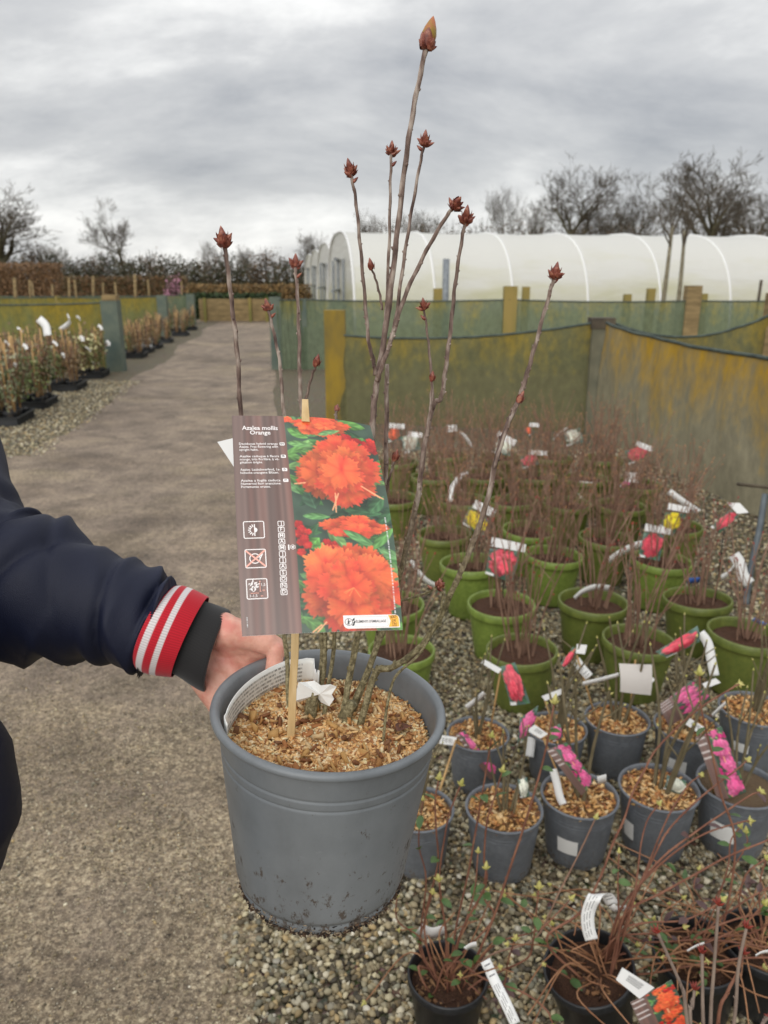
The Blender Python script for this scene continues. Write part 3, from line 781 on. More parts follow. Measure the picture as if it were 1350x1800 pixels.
def azalea_card(nu, nv, W, H, pal, seed, band=.375, detail=True):
    """returns linear colours (nv, nu, 3), v from the top"""
    u = np.linspace(0, 1, nu); v = np.linspace(0, 1, nv); U, V = np.meshgrid(u, v); X, Y = U * W, V * H
    img = np.zeros((nv, nu, 3)); r = np.random.default_rng(seed)
    n = vnoise(X * 14 / W * .13, Y * 14 / W * .13, seed)
    img[:] = np.array([70, 92, 76]) + n[..., None] * np.array([18, 22, 18])
    x0 = band * W
    for i in range(110 if detail else 30):
        c = (r.uniform(x0, W), r.uniform(0, H)); g = r.uniform()
        if abs(c[1] / H - .48) < .07 and g < .7: col = (58, 92, 66)
        else: col = ((120, 178, 92), (96, 156, 86), (152, 204, 122), (76, 124, 80), (132, 186, 120))[int(g * 5)]
        leaf(img, X, Y, c, r.uniform(-.9, .9) + (3.14 if g < .5 else 0), W * r.uniform(.07, .13), W * r.uniform(.022, .042), col, r)
    if detail:
        for (cu, cv, a, l, w, col) in ((.60, .085, -.25, .10, .02, (126, 184, 110)), (.90, .115, 2.0, .05, .03, (130, 198, 104)), (.46, .09, .5, .08, .03, (118, 178, 92)),
                                       (.46, .145, .1, .08, .022, (130, 186, 110)), (.50, .42, 1.3, .075, .05, (80, 118, 88)), (.82, .475, .15, .125, .035, (74, 122, 80)), (.92, .44, -.9, .09, .035, (88, 140, 92)),
                                       (.52, .50, .05, .09, .02, (120, 178, 108)), (.49, .62, -.8, .05, .035, (124, 194, 92))):
            leaf(img, X, Y, (cu * W, cv * H), a, l * W, w * W * 1.25, col, r)
    def tr(cu, cv, ru, rv, p, sd, n): truss(img, X, Y, (cu * W, cv * H), ru * W, rv * H, p, sd, n)
    dk = dict(pal); dk['a'] = pal['b']; dk['b'] = pal['d']; dk['d'] = pal['bud']
    k = 1 if detail else .5
    if not detail:
        tr(.69, .50, .26, .15, pal, seed + 30, 9); tr(.55, .30, .14, .10, pal, seed + 31, 6)
    tr(.64, .045, .19, .055, pal, seed + 1, int(16 * k)); tr(.96, .13, .07, .06, dk, seed + 2, 6); tr(.40, .02, .06, .02, pal, seed + 3, 5)
    tr(.80, .12, .10, .05, dk, seed + 10, 7)
    if detail: leaf(img, X, Y, (.68 * W, .078 * H), -.30, W * .085, W * .022, (140, 196, 124), r)
    tr(.70, .275, .285, .175, pal, seed + 4, int(20 * k))
    tr(.755, .55, .21, .06, pal, seed + 5, int(14 * k)); tr(.42, .60, .07, .10, dk, seed + 6, 8); tr(.57, .645, .07, .05, dk, seed + 7, 6)
    if detail:
        leaf(img, X, Y, (.79 * W, .605 * H), .55, W * .13, W * .03, (122, 182, 112), r); leaf(img, X, Y, (.93 * W, .60 * H), -.8, W * .12, W * .032, (116, 178, 96), r)
        leaf(img, X, Y, (.52 * W, .645 * H), -1.0, W * .05, W * .04, (126, 196, 96), r)
    tr(.69, .82, .30, .19, pal, seed + 8, int(22 * k))
    for (p, q) in (((.68, .39), (.63, .47)), ((.66, .39), (.65, .48)), ((.86, .36), (.97, .41)), ((.84, .35), (.95, .405)), ((.47, .34), (.40, .345)), ((.50, .97), (.44, 1.0)), ((.53, .96), (.47, 1.0))):
        line_(img, X, Y, (p[0] * W, p[1] * H), (q[0] * W, q[1] * H), W * .005, np.array([248, 176, 130]))
    if detail:
        img *= (1 + .10 * vnoise(X * 9, Y * 9, 77))[..., None]
        for _ in range(2):
            p = np.pad(img, ((1, 1), (1, 1), (0, 0)), 'edge'); img = (p[:-2, 1:-1] + p[2:, 1:-1] + p[1:-1, :-2] + p[1:-1, 2:] + 2 * p[1:-1, 1:-1]) / 6
    wood_print(img, X, Y, U < band, H)
    return lin(np.clip(img, 0, 255))
def flower_tile(nu, nv, pal, seed):
    u = np.linspace(0, 1, nu); v = np.linspace(0, 1, nv); U, V = np.meshgrid(u, v)
    img = np.zeros((nv, nu, 3)); img[:] = (96, 120, 112); r = np.random.default_rng(seed)
    for i in range(18):
        leaf(img, U, V, (r.uniform(0, 1), r.uniform(0, 1)), r.uniform(0, 6), .25, .09, ((96, 140, 104), (120, 150, 132), (78, 116, 92))[i % 3], r)
    truss(img, U, V, (.5, .46), .47, .47, pal, seed, 16)
    m = (V > .9) & (U < .3); img[m] = (238, 238, 236)
    return lin(np.clip(img, 0, 255))
def side_card(nu, nv, pal, seed):
    """brown text strip beside the flower picture, as on the long cards"""
    c = azalea_card(nu, nv, .126, .203, pal, seed, .375, False)
    r = np.random.default_rng(seed)
    for k in range(4):
        j = int(nv * (.06 + .09 * k)); c[j:j + max(1, nv // 60), int(nu * .06):int(nu * .30)] = lin((214, 204, 200))
    return c

PRINT = M_attr('printed_card', .38, spec=.4)
WHITE = M('white_plastic', L(236, 236, 234), rough=.45)
GREYTAG = M('card_back', L(206, 200, 194), rough=.6)
BLACKST = M('black_stake', L(26, 26, 26), rough=.5)
BAMBOO = M('bamboo_stick', L(206, 168, 112), L(168, 130, 82), 20, .65, .15, stretch=(1, 1, .15))

# ------------------------------------------------------------------ pots of the rows on the gravel
def pot_prof(kind):
    if kind == 'grey':
        R = [(.0930, .150), (.0965, .168), (.1005, .188), (.1015, .196), (.1045, .2005), (.108, .2005), (.1098, .1990), (.1104, .1965), (.1099, .1940), (.1080, .1926), (.1045, .1921), (.1035, .1915), (.1031, .1905), (.1029, .1885), (.1012, .1690), (.1009, .1676), (.1000, .1664), (.1000, .1652), (.1008, .1642), (.1007, .1630), (.1002, .1580), (.1000, .1570), (.0991, .1560), (.0991, .1550), (.0998, .1541), (.0997, .1520), (.0860, .0300), (.0850, .0200), (.0836, .0150), (.0825, .0145), (.0818, .0118), (.0826, .0105), (.0805, .0015), (.0780, 0), (0, .0005)]
        return [(r / .1104, z / .1104) for r, z in R]
    if kind == 'green':
        R = [(.130, .205), (.138, .240), (.1405, .252), (.144, .256), (.149, .256), (.1515, .253), (.1515, .224), (.150, .219), (.1425, .217), (.1395, .213), (.138, .19), (.112, .012), (.110, .002), (.107, 0), (0, .0005)]
        return [(r / .1515, z / .1515) for r, z in R]
    R = [(.080, .115), (.088, .150), (.0905, .166), (.0925, .169), (.0955, .169), (.097, .166), (.097, .150), (.0955, .147), (.0915, .146), (.074, .008), (.072, 0), (0, .0005)]
    return [(r / .097, z / .097) for r, z in R]
def plastic(name, c1, c2, dirt, sc=9, rough=.42, amt=.7, zlo=.0, zhi=1.0, ds=9, big=2.2):
    m, nt, b, out = new_mat(name)
    v = coords(nt, 'Object')
    sep = nt.nodes.new('ShaderNodeSeparateXYZ'); nt.links.new(v, sep.inputs[0])
    f = noise(nt, v, sc, 4)
    c = ramp(nt, f, [(.35, c1), (.7, c2)])
    sm = noise(nt, coords(nt, 'Object', (1, 1, .55)), ds, 8, .78)
    zz = nt.nodes.new('ShaderNodeMapRange'); zz.inputs[1].default_value = zlo; zz.inputs[2].default_value = zhi; zz.inputs[3].default_value = .13; zz.inputs[4].default_value = -.02
    nt.links.new(sep.outputs['Z'], zz.inputs[0])
    d = ramp(nt, math_(nt, 'ADD', sm, zz.outputs[0]), [(.635, (0, 0, 0)), (.69, (1, 1, 1))])
    c = mixc(nt, math_(nt, 'MULTIPLY', d, amt), c, dirt)
    scuff = ramp(nt, noise(nt, coords(nt, 'Object', (1, 1, 3)), ds * .7, 5, .7), [(.66, (0, 0, 0)), (.78, (1, 1, 1))])
    c = mixc(nt, math_(nt, 'MULTIPLY', scuff, .25), c, L(190, 192, 190))
    c = mixc(nt, .8, c, ramp(nt, noise(nt, coords(nt, 'Object', (1, 1, .6)), big, 6, .65), [(.34, (.80, .80, .80)), (.5, (1, 1, 1)), (.66, (1.14, 1.14, 1.14))]), 'MULTIPLY')
    nt.links.new(c, b.inputs['Base Color'])
    nt.links.new(math_(nt, 'MULTIPLY_ADD', d, .4, rough), b.inputs['Roughness'])
    bump(nt, b, math_(nt, 'ADD', noise(nt, v, 300, 3), d), .06, .002)
    return m
GREYP = plastic('grey_pot_plastic', L(96, 100, 106), L(108, 112, 117), L(96, 80, 60))
HEROP = plastic('grey_pot_plastic', L(112, 117, 121), L(124, 128, 131), L(70, 56, 42), rough=.40, amt=.85, zlo=-.01, zhi=.17, ds=85, big=16)
GREENP = plastic('green_pot_plastic', L(110, 130, 56), L(130, 148, 70), L(84, 86, 50), amt=.6)
OLIVEP = plastic('olive_pot_plastic', L(96, 108, 50), L(112, 120, 56), L(82, 76, 44), amt=.6)
BLACKP = plastic('black_pot_plastic', L(30, 31, 33), L(42, 43, 46), L(84, 74, 60), amt=.5)
def chipmix(name, a, b, c, d, sc=70):
    m, nt, bb, out = new_mat(name); v = coords(nt, 'Object')
    vo = nt.nodes.new('ShaderNodeTexVoronoi'); vo.inputs['Scale'].default_value = sc; nt.links.new(v, vo.inputs['Vector'])
    sep = nt.nodes.new('ShaderNodeSeparateColor'); nt.links.new(vo.outputs['Color'], sep.inputs[0])
    col = ramp(nt, sep.outputs[0], [(0, a), (.4, b), (.75, c), (1, d)])
    nt.links.new(col, bb.inputs['Base Color']); bb.inputs['Roughness'].default_value = .8
    bump(nt, bb, vo.outputs['Distance'], 1.0, .01); return m
MULCH = chipmix('bark_mulch', L(150, 98, 56), L(196, 146, 92), L(214, 170, 116), L(112, 74, 44), 110)
COMPOST = M('brown_compost', L(64, 42, 30), L(112, 76, 54), 34, .95, .9, 60, .012)
GREYMULCH = M('grey_mulch', L(96, 78, 58), L(140, 116, 86), 60, .9, .9, 90, .01)
STEMB = M('brown_stems', L(120, 90, 74), L(156, 124, 104), 14, .7)
STEMR = M('red_shoots', L(106, 64, 48), L(140, 96, 74), 18, .75)
STEMG = M('grey_stems', L(98, 90, 66), L(124, 112, 86), 18, .8, .3)
STEMP = M('pale_grey_twigs', L(120, 104, 94), L(146, 128, 114), 22, .8)
BUDT = M('tan_buds', L(176, 132, 92), L(150, 100, 70), 30, .6)
BUDY = M('yellow_green_buds', L(196, 186, 116), L(168, 164, 84), 60, .5)
BUDR = M('russet_buds', L(150, 62, 48), L(118, 44, 38), 60, .45)
LEAFG = M('dark_green_leaf', L(58, 84, 40), L(84, 112, 56), 30, .42)
LEAFP = M('purple_leaf', L(70, 50, 52), L(92, 66, 62), 30, .45)

def soil_disc(r, z, seed, amp=.05, n=20):
    R = random.Random(seed); rows = []
    for i in range(n + 1):
        rr = r * i / n; row = []
        for k in range(40):
            a = 2 * math.pi * k / 40
            row.append(Vector((rr * math.cos(a), rr * math.sin(a), z + amp * (R.uniform(-.5, .5) * .35 + .6 * (1 - (i / n) ** 2) + .25 * math.sin(a * 3 + i * .7 + seed)) * (1 if i < n else .3))))
        rows.append(row)
    return MB().strip(rows, closed=True)
def chips_np(n, rmax, z, s0, s1, seed, cols, zf=None):
    r = np.random.default_rng(seed)
    a = r.uniform(0, 2 * np.pi, n); q = rmax * np.sqrt(r.uniform(0, 1, n))
    p = np.stack([q * np.cos(a), q * np.sin(a), z + r.uniform(-.1, 1.0, n) * s0], 1)
    if zf is not None: p[:, 2] += zf(q)
    s = r.uniform(s0, s1, n)
    cube = np.array([(x, y, w) for x in (-1, 1) for y in (-1, 1) for w in (-1, 1)], float)
    V = cube[None] * np.stack([s, s * r.uniform(.25, .7, n), s * r.uniform(.10, .28, n)], 1)[:, None]
    V *= 1 + r.uniform(-.3, .3, V.shape)
    th = r.uniform(0, 6.28, n); tl = r.normal(0, .55, n); t2 = r.normal(0, .45, n)
    def Rm(ax, t):
        c, s_ = np.cos(t), np.sin(t); m = np.zeros((n, 3, 3)); i, j = [(1, 2), (0, 2), (0, 1)][ax]
        m[:, 0, 0] = m[:, 1, 1] = m[:, 2, 2] = 1; m[:, i, i] = c; m[:, j, j] = c; m[:, i, j] = -s_; m[:, j, i] = s_; return m
    V = np.einsum('nij,nkj->nki', Rm(2, th) @ Rm(0, tl) @ Rm(1, t2), V) + p[:, None]
    f = np.array([(0, 1, 3, 2), (4, 6, 7, 5), (0, 4, 5, 1), (2, 3, 7, 6), (0, 2, 6, 4), (1, 5, 7, 3)])
    F = (f[None] + (np.arange(n) * 8)[:, None, None]).reshape(-1, 4)
    cc = np.array([lin(c) for c in cols]); C = cc[r.integers(0, len(cc), n)] * r.uniform(.72, 1.15, (n, 1))
    return V.reshape(-1, 3), F, np.repeat(C[:, None], 8, 1).reshape(-1, 3)
CHIPC = [(212, 164, 104), (196, 140, 82), (226, 186, 128), (170, 112, 64), (232, 200, 150), (140, 88, 50), (204, 158, 96), (120, 82, 54)]
CHIP = M_attr('wood_chip', .75)

def stems_mesh(seed, n, h, spread, r0, lean=.25, mat_buds=None, fork=2, tip=.006, nside=4, base=.3):
    R = random.Random(seed); st, bd = MB(), MB()
    def bud(p, d, s):
        q = d.orthogonal().normalized(); w = d.cross(q)
        ring = [p + (q * math.cos(a) + w * math.sin(a)) * s * .55 + d * s * .5 for a in (0, 1.26, 2.51, 3.77, 5.03)]
        bd.add([p] + ring + [p + d * s * 1.9], [(0, i + 1, (i + 1) % 5 + 1) for i in range(5)] + [((i + 1) % 5 + 1, i + 1, 6) for i in range(5)])
    for i in range(n):
        a = R.uniform(0, 6.28); q = spread * base * R.uniform(0, 1)
        b = Vector((q * math.cos(a), q * math.sin(a), 0)); hh = h * R.uniform(.55, 1.05)
        a2 = a + R.uniform(-.6, .6); tipx = Vector((math.cos(a2), math.sin(a2), 0)) * spread * R.uniform(.4, 1.15)
        mid = b.lerp(tipx, .35) + Vector((R.uniform(-.02, .02), R.uniform(-.02, .02), hh * .5)); e = tipx + Vector((0, 0, hh))
        pts = smooth_path([b, mid, e], 4)
        st.tube(pts, [r0 * (1 - .55 * k / (len(pts) - 1)) for k in range(len(pts))], nside, cap=False)
        bud(e, (e - mid).normalized(), tip)
        for k in range(R.randint(0, fork)):
            s0 = pts[R.randint(3, 6)]; d = Vector((R.uniform(-1, 1), R.uniform(-1, 1), R.uniform(.8, 2.4))).normalized(); ln = hh * R.uniform(.15, .4)
            e2 = s0 + d * ln; st.tube([s0, s0.lerp(e2, .5) + Vector((0, 0, -.006)), e2], [r0 * .5, r0 * .42, r0 * .34], 3, cap=False); bud(e2, d, tip * .9)
    return st, bd
_cache = {}
def pot_plant(kind, px, py, w, label, group, seed, stems=None, potmat=None, fill=None, sticker=None, tilt=None, name='potted_azalea', stem_h=None):
    """rim centre at photo pixel (px, py), rim w pixels wide: stands on the gravel"""
    ratio = {'grey': .2005 / .2208, 'green': .256 / .303, 'black': .169 / .194}[kind]
    r = ray(px, py); t = EYE.z / (-r.z + ratio * w / FPX)
    D = w * t / FPX; rim = EYE + r * t; base = Vector((rim.x, rim.y, .004))
    root = thing(name, base, label, 'potted plant', group)
    s = D / 2
    key = (kind, 'pot')
    if key not in _cache:
        m = MB().lathe(pot_prof(kind), 56).mesh('pot'); m.shade_smooth(); _cache[key] = m
    pm = potmat or {'grey': GREYP, 'green': GREENP, 'black': BLACKP}[kind]
    me = _cache[key].copy() if _cache[key].materials or True else None
    me.materials.clear(); me.materials.append(pm)
    o = link('pot', me, pm, root); o.scale = (s, s, s); o.rotation_euler = (0, 0, rng.uniform(0, 6))
    zf = {'grey': 1.66, 'green': 1.50, 'black': 1.42}[kind]
    fm = fill or {'grey': MULCH, 'green': COMPOST, 'black': COMPOST}[kind]
    k2 = (kind, 'soil', seed % 3)
    if k2 not in _cache: _cache[k2] = soil_disc(.93 if kind != 'black' else .9, zf, seed % 3, .10).mesh('soil')
    me = _cache[k2].copy(); me.materials.clear(); me.materials.append(fm)
    so = link('mulch' if kind == 'grey' else 'compost', me, fm, root); so.scale = (s, s, s * (rng.uniform(.90, 1.0) if kind == 'green' else 1))
    if kind == 'grey' and fill is None:
        k3 = ('chips', seed % 3)
        if k3 not in _cache:
            V, F, C = chips_np(420, .9, zf + .02, .035, .085, seed, CHIPC, lambda q: .06 * (1 - (q / .93) ** 2))
            oo = np_obj('wood_chips', V, F, CHIP, C); _cache[k3] = oo.data; bpy.data.objects.remove(oo)
        c = link('wood_chips', _cache[k3], None, root, smooth=False); c.scale = (s, s, s); c['kind'] = 'stuff'
    zb = zf * s
    if stems:
        k4 = ('stems',) + stems[:1] + (seed % 4,)
        if k4 not in _cache:
            prm = STEMKINDS[stems[0]]; a, b = stems_mesh(100 + seed % 4, **prm[0]); ma, mb_ = a.mesh('stems'), b.mesh('buds')
            ma.materials.append(prm[1]); mb_.materials.append(prm[2]); ma.shade_smooth(); _cache[k4] = (ma, mb_)
        sc = stems[1] if len(stems) > 1 else 1.0
        for nm, me in zip(('stems', 'buds'), _cache[k4]):
            c = link(nm, me, None, root, smooth=False); c['kind'] = 'stuff'; c.location = (0, 0, zb); c.scale = (sc, sc, sc); c.rotation_euler = (0, 0, seed * 1.7)
    if sticker:
        ang, zz, hh, aw = sticker; rows = []
        pr = pot_prof(kind)
        def rad_at(z):
            q = sorted([(zz_, rr_) for rr_, zz_ in pr[12:]]); return np.interp(z, [a for a, _ in q], [b for _, b in q])
        for j in range(9):
            a = ang + aw * (j / 8 - .5); rows.append([Vector((math.cos(a) * (rad_at(z) + .012) * s, math.sin(a) * (rad_at(z) + .012) * s, z * s)) + base for z in np.linspace(zz, zz + hh, 4)])
        MB().strip(rows).build('sticker', WHITE, root)
    if tilt:
        root.rotation_euler = tilt
    elif kind == 'green' and seed != 9:
        root.rotation_euler = (rng.uniform(-.045, .045), rng.uniform(-.045, .045), 0)
    return root, zb, s
STEMKINDS = {'thicket': (dict(n=34, h=.55, spread=.22, r0=.0032, fork=3, tip=.0075, base=.5), STEMB, BUDT), 'sparse': (dict(n=16, h=.52, spread=.17, r0=.0038, fork=3, tip=.0075, base=.4), STEMB, BUDR), 'woody': (dict(n=5, h=.40, spread=.11, r0=.0058, fork=2, tip=.006, nside=5, base=.22), STEMG, BUDY)}

GG = 'green pots of young azaleas'; GY = 'small grey pots topped with wood chips'
greens = [
 ('front1', 832, 990, 112, 'bright green pot behind the large square red flower card', 'thicket', 1), ('a', 881, 1060, 119, 'bright green pot in front, directly under the large square red flower card', 'sparse', 1),
 ('a', 921, 1141, 125, 'olive green pot with bare brown compost at the front of the green rows', 'sparse', 0), ('a', 970, 975, 102, 'green pot right of the large square red flower card', 'thicket', 1),
 ('a', 1041, 1056, 121, 'green pot with a white curved strip lying on its compost', 'sparse', 0), ('a', 1119, 1124, 126, 'olive green pot behind the grey card back on a stick', 'sparse', 0),
 ('a', 1160, 984, 104, 'green pot under the red card beside the yellow card', 'thicket', 1), ('a', 1230, 1053, 117, 'green pot in front of the bluish leaning pipe', 'sparse', 0),
 ('a', 1308, 1112, 132, 'olive green pot cut by the right edge, nearest of its row', 'sparse', 0), ('a', 706, 1142, 118, 'green pot half hidden right behind the rim of the held pot', 'sparse', 1),
 ('a', 690, 1060, 114, 'green pot mostly hidden behind the lower right of the big card', 'thicket', 1), ('a', 783, 938, 96, 'dark olive pot under the yellow flower card', 'thicket', 0),
 ('a', 692, 874, 86, 'green pot seen just right of the big card edge', 'thicket', 0), ('a', 815, 878, 86, 'green pot under the white curved strip on a black stake', 'thicket', 0),
 ('a', 928, 930, 95, 'green pot between the yellow card and the dense stems', 'thicket', 1), ('a', 1062, 945, 96, 'green pot left of the curved white strip by the red card', 'thicket', 0),
 ('a', 905, 880, 86, 'green pot behind the yellow card amid brown stems', 'thicket', 0), ('a', 995, 884, 86, 'green pot below the tilted white card amid brown stems', 'thicket', 0),
 ('a', 1090, 888, 88, 'green pot deep in brown stems left of the yellow card at right', 'thicket', 0), ('a', 1190, 925, 92, 'green pot hidden behind the right-hand yellow card', 'thicket', 0),
 ('a', 760, 838, 78, 'far green pot below the pair of white strips', 'thicket', 0), ('a', 850, 834, 78, 'far green pot below the white flower card by the hero stem', 'thicket', 0),
 ('a', 940, 836, 78, 'far green pot behind the small pink-red card', 'thicket', 0), ('a', 1030, 840, 79, 'far green pot near the white daisy-like card', 'thicket', 0),
 ('a', 1120, 850, 80, 'far green pot under the pink-red card nearest the grey net', 'thicket', 0), ('a', 700, 812, 74, 'farthest green pot behind the top right of the big card', 'thicket', 0),
 ('a', 790, 800, 72, 'farthest green pot beneath the white strip on the net side', 'thicket', 0), ('a', 880, 802, 72, 'farthest green pot in the middle of the stems', 'thicket', 0),
 ('a', 970, 804, 73, 'farthest green pot before the dark-topped corner post', 'thicket', 0), ('a', 1058, 806, 73, 'farthest green pot against the grey side net', 'thicket', 0)]
GP = {}
for i, (k, px, py, w, lb, st, br) in enumerate(greens):
    GP[i] = pot_plant('green', px, py, w, lb, GG, i, (st, .95 if st == 'thicket' else 1.0), GREENP if br else OLIVEP)
greys = [(840, 1290, 111, 'back-row grey pot at the left, behind the pink striped cards', ('woody', .9), 0, None), (978, 1280, 108, 'back-row grey pot half hidden by the tall red shoot', ('woody', 1), 0, None),
 (1085, 1263, 113, 'back-row grey pot standing before the grey card back on a stick', ('woody', 1.1), 0, None), (1208, 1276, 114, 'back-row grey pot with white sticker under the slanting pink card', ('woody', 1), 0, (-2.2, .55, .5, .7)),
 (1326, 1246, 120, 'back-row grey pot cut by the right edge', ('woody', 1), 0, (-2.3, .75, .3, .5)), (736, 1422, 126, 'front-row grey pot half hidden behind the held pot', ('woody', .7), 0, None),
 (886, 1420, 137, 'front-row grey pot of fresh chips with a small white tag inside', ('woody', .8), 0, None), (1019, 1397, 136, 'front-row grey pot with big white sticker and large pink card', ('woody', 1.1), 0, (-2.1, .55, .45, .62)),
 (1158, 1384, 139, 'front-row grey pot with a clear label lying on its chips', ('woody', 1.15), 0, (-2.75, .55, .5, .42)), (1298, 1378, 140, 'front-row grey pot of dull grey mulch by the big pink card', ('woody', .9), 1, (-2.3, .6, .5, .7))]
YP = {}
for i, (px, py, w, lb, st, gm, sk) in enumerate(greys):
    YP[i] = pot_plant('grey', px, py, w, lb, GY, i + 1, st, None, GREYMULCH if gm else None, sk)

# ------------------------------------------------------------------ plant tags on stakes
def strip_mesh(pts, width_vec, n=10):
    pts = smooth_path(pts, n); wv = Vector(width_vec)
    return [[p - wv / 2, p, p + wv / 2] for p in pts]
BARC = M('barcode_ink', L(40, 40, 42), rough=.6)
def card_tag(label, corners, t, pal=None, head=None, stake=None, strip=None, kind='tile', seed=1, stake_mat=None, group='plant cards among the pots', bars=False, name='plant_card', bulge=.004, cat='plant label'):
    """corners: TL, TR, BR, BL in photo pixels with distance t each (number or 4 numbers)"""
    ts = t if hasattr(t, '__len__') else (t,) * 4
    A = [P(x, y, tt) for (x, y), tt in zip(corners, ts)]
    org = sum(A, Vector()) / 4
    r = thing(name, org, label, cat, group)
    nrm = (A[1] - A[0]).cross(A[3] - A[0]).normalized()
    if nrm.y > 0: nrm = -nrm
    nu, nv = (26, 30) if kind == 'tile' else (30, 46)
    u = np.linspace(0, 1, nu); v = np.linspace(0, 1, nv); U, V = np.meshgrid(u, v); U, V = U.ravel(), V.ravel()
    a = [np.array(x) for x in A]
    pos = a[0] * ((1 - U) * (1 - V))[:, None] + a[1] * (U * (1 - V))[:, None] + a[2] * (U * V)[:, None] + a[3] * ((1 - U) * V)[:, None]
    pos += np.array(nrm) * (bulge * np.sin(np.pi * V) + bulge * .6 * np.sin(np.pi * U))[:, None]
    if pal is not None:
        col = (flower_tile(nu, nv, pal, seed) if kind == 'tile' else side_card(nu, nv, pal, seed)).reshape(-1, 3)
        np_obj('picture', pos, grid_faces(nu, nv), PRINT, col, r, True)
        np_obj('card_back', pos - np.array(nrm) * .0006, grid_faces(nu, nv), GREYTAG, None, r, True)
    else:
        np_obj('card_sheet', pos, grid_faces(nu, nv), GREYTAG, None, r, True)
    tm = sum(ts) / 4
    if head:
        h = [P(x, y, tm - .004) for (x, y) in head]
        n2 = (h[1] - h[0]).cross(h[3] - h[0]).normalized() * .0012
        MB().add([p + n2 for p in h] + [p - n2 for p in h], [(0, 1, 2, 3), (7, 6, 5, 4), (0, 4, 5, 1), (1, 5, 6, 2), (2, 6, 7, 3), (3, 7, 4, 0)]).build('header', WHITE, r, smooth=False)
        if bars:
            f = -1 if (n2.y > 0) else 1
            mb = MB()
            for j in range(9):
                u0 = .42 + j * .05; e = .012 if j % 3 else .022
                q = lambda uu, vv: (h[0] * (1 - uu) + h[1] * uu) * (1 - vv) + (h[3] * (1 - uu) + h[2] * uu) * vv + n2 * f * 1.3
                mb.quad(q(u0, .25), q(u0 + e, .25), q(u0 + e, .75), q(u0, .75))
            mb.build('barcode', BARC, r, smooth=False)
    if stake:
        (x0, y0), _, ft = stake
        top = P(x0, y0, tm + .006)
        MB().tube([top, ft], .0026 if stake_mat is None else .0032, 5).build('stake', stake_mat or BLACKST, r)
    return r
def band(label, pts, t, w, group='white wrap-round strips', name='strap_label', twist=None, mat=None, bars=False):
    """curved white plastic strip through photo pixels, w metres wide"""
    ts = t if hasattr(t, '__len__') else [t] * len(pts)
    q = smooth_path([P(x, y, tt) for (x, y), tt in zip(pts, ts)], 8)
    wv = Vector(twist or (.1, -.3, 1)).normalized() * w
    rows = []
    for i, p in enumerate(q):
        d = (q[min(i + 1, len(q) - 1)] - q[max(i - 1, 0)]).normalized(); s = wv - d * wv.dot(d)
        if s.length > 1e-6: s = s.normalized() * w
        k = 1.0
        rows.append([p - s * .5 * k, p, p + s * .5 * k])
    mb = MB().strip(rows)
    o = mb.build(name, mat or WHITE, origin=q[0])
    md = o.modifiers.new('thick', 'SOLIDIFY'); md.thickness = .0008; md.offset = 0
    tag(o, label, 'plant label', group)
    mbk = MB(); nn = len(q)
    if bars:
        for i in range(int(nn * .72), int(nn * .92)):
            if i % 2: continue
            a, b = rows[i], rows[min(i + 1, nn - 1)]; off = (EYE - q[i]).normalized() * .0012
            mbk.quad(a[0].lerp(a[2], .2) + off, a[0].lerp(a[2], .8) + off, (a[0].lerp(b[0], .5)).lerp(a[2].lerp(b[2], .5), .8) + off, (a[0].lerp(b[0], .5)).lerp(a[2].lerp(b[2], .5), .2) + off)
        for e in range(3):
            f0 = .22 + e * .2
            for i in range(int(nn * .05), int(nn * .62)):
                a, b = rows[i], rows[i + 1]; off = (EYE - q[i]).normalized() * .0012
                if (i * 7 + e * 3) % 5 == 0: continue
                mbk.quad(a[0].lerp(a[2], f0) + off, b[0].lerp(b[2], f0) + off, b[0].lerp(b[2], f0 + .05) + off, a[0].lerp(a[2], f0 + .05) + off)
        mbk.build('print_lines', M('grey_ink', L(120, 120, 122)), o, smooth=False)
    return o
def sq(cx, cy, w, h, rot=0, sk=0):
    a = math.radians(rot); c, s = math.cos(a), math.sin(a)
    return [(cx + x * w / 2 * c - y * h / 2 * s + sk * y, cy + x * w / 2 * s + y * h / 2 * c) for x, y in ((-1, -1), (1, -1), (1, 1), (-1, 1))]
def gz(i): return GP[i][1]
def dz(px, py, w=None): return depth(G(px, py, .2))
def gt(i, up=.25):                    # view distance above pot i
    o = GP[i][0].location; return depth(Vector((o.x, o.y - .02, .24 + up)))
def foot(i, dx=0, dy=-.02, G_=None):
    rr = (G_ or GP)[i]; return rr[0].location + Vector((dx, dy, rr[1] * .98))
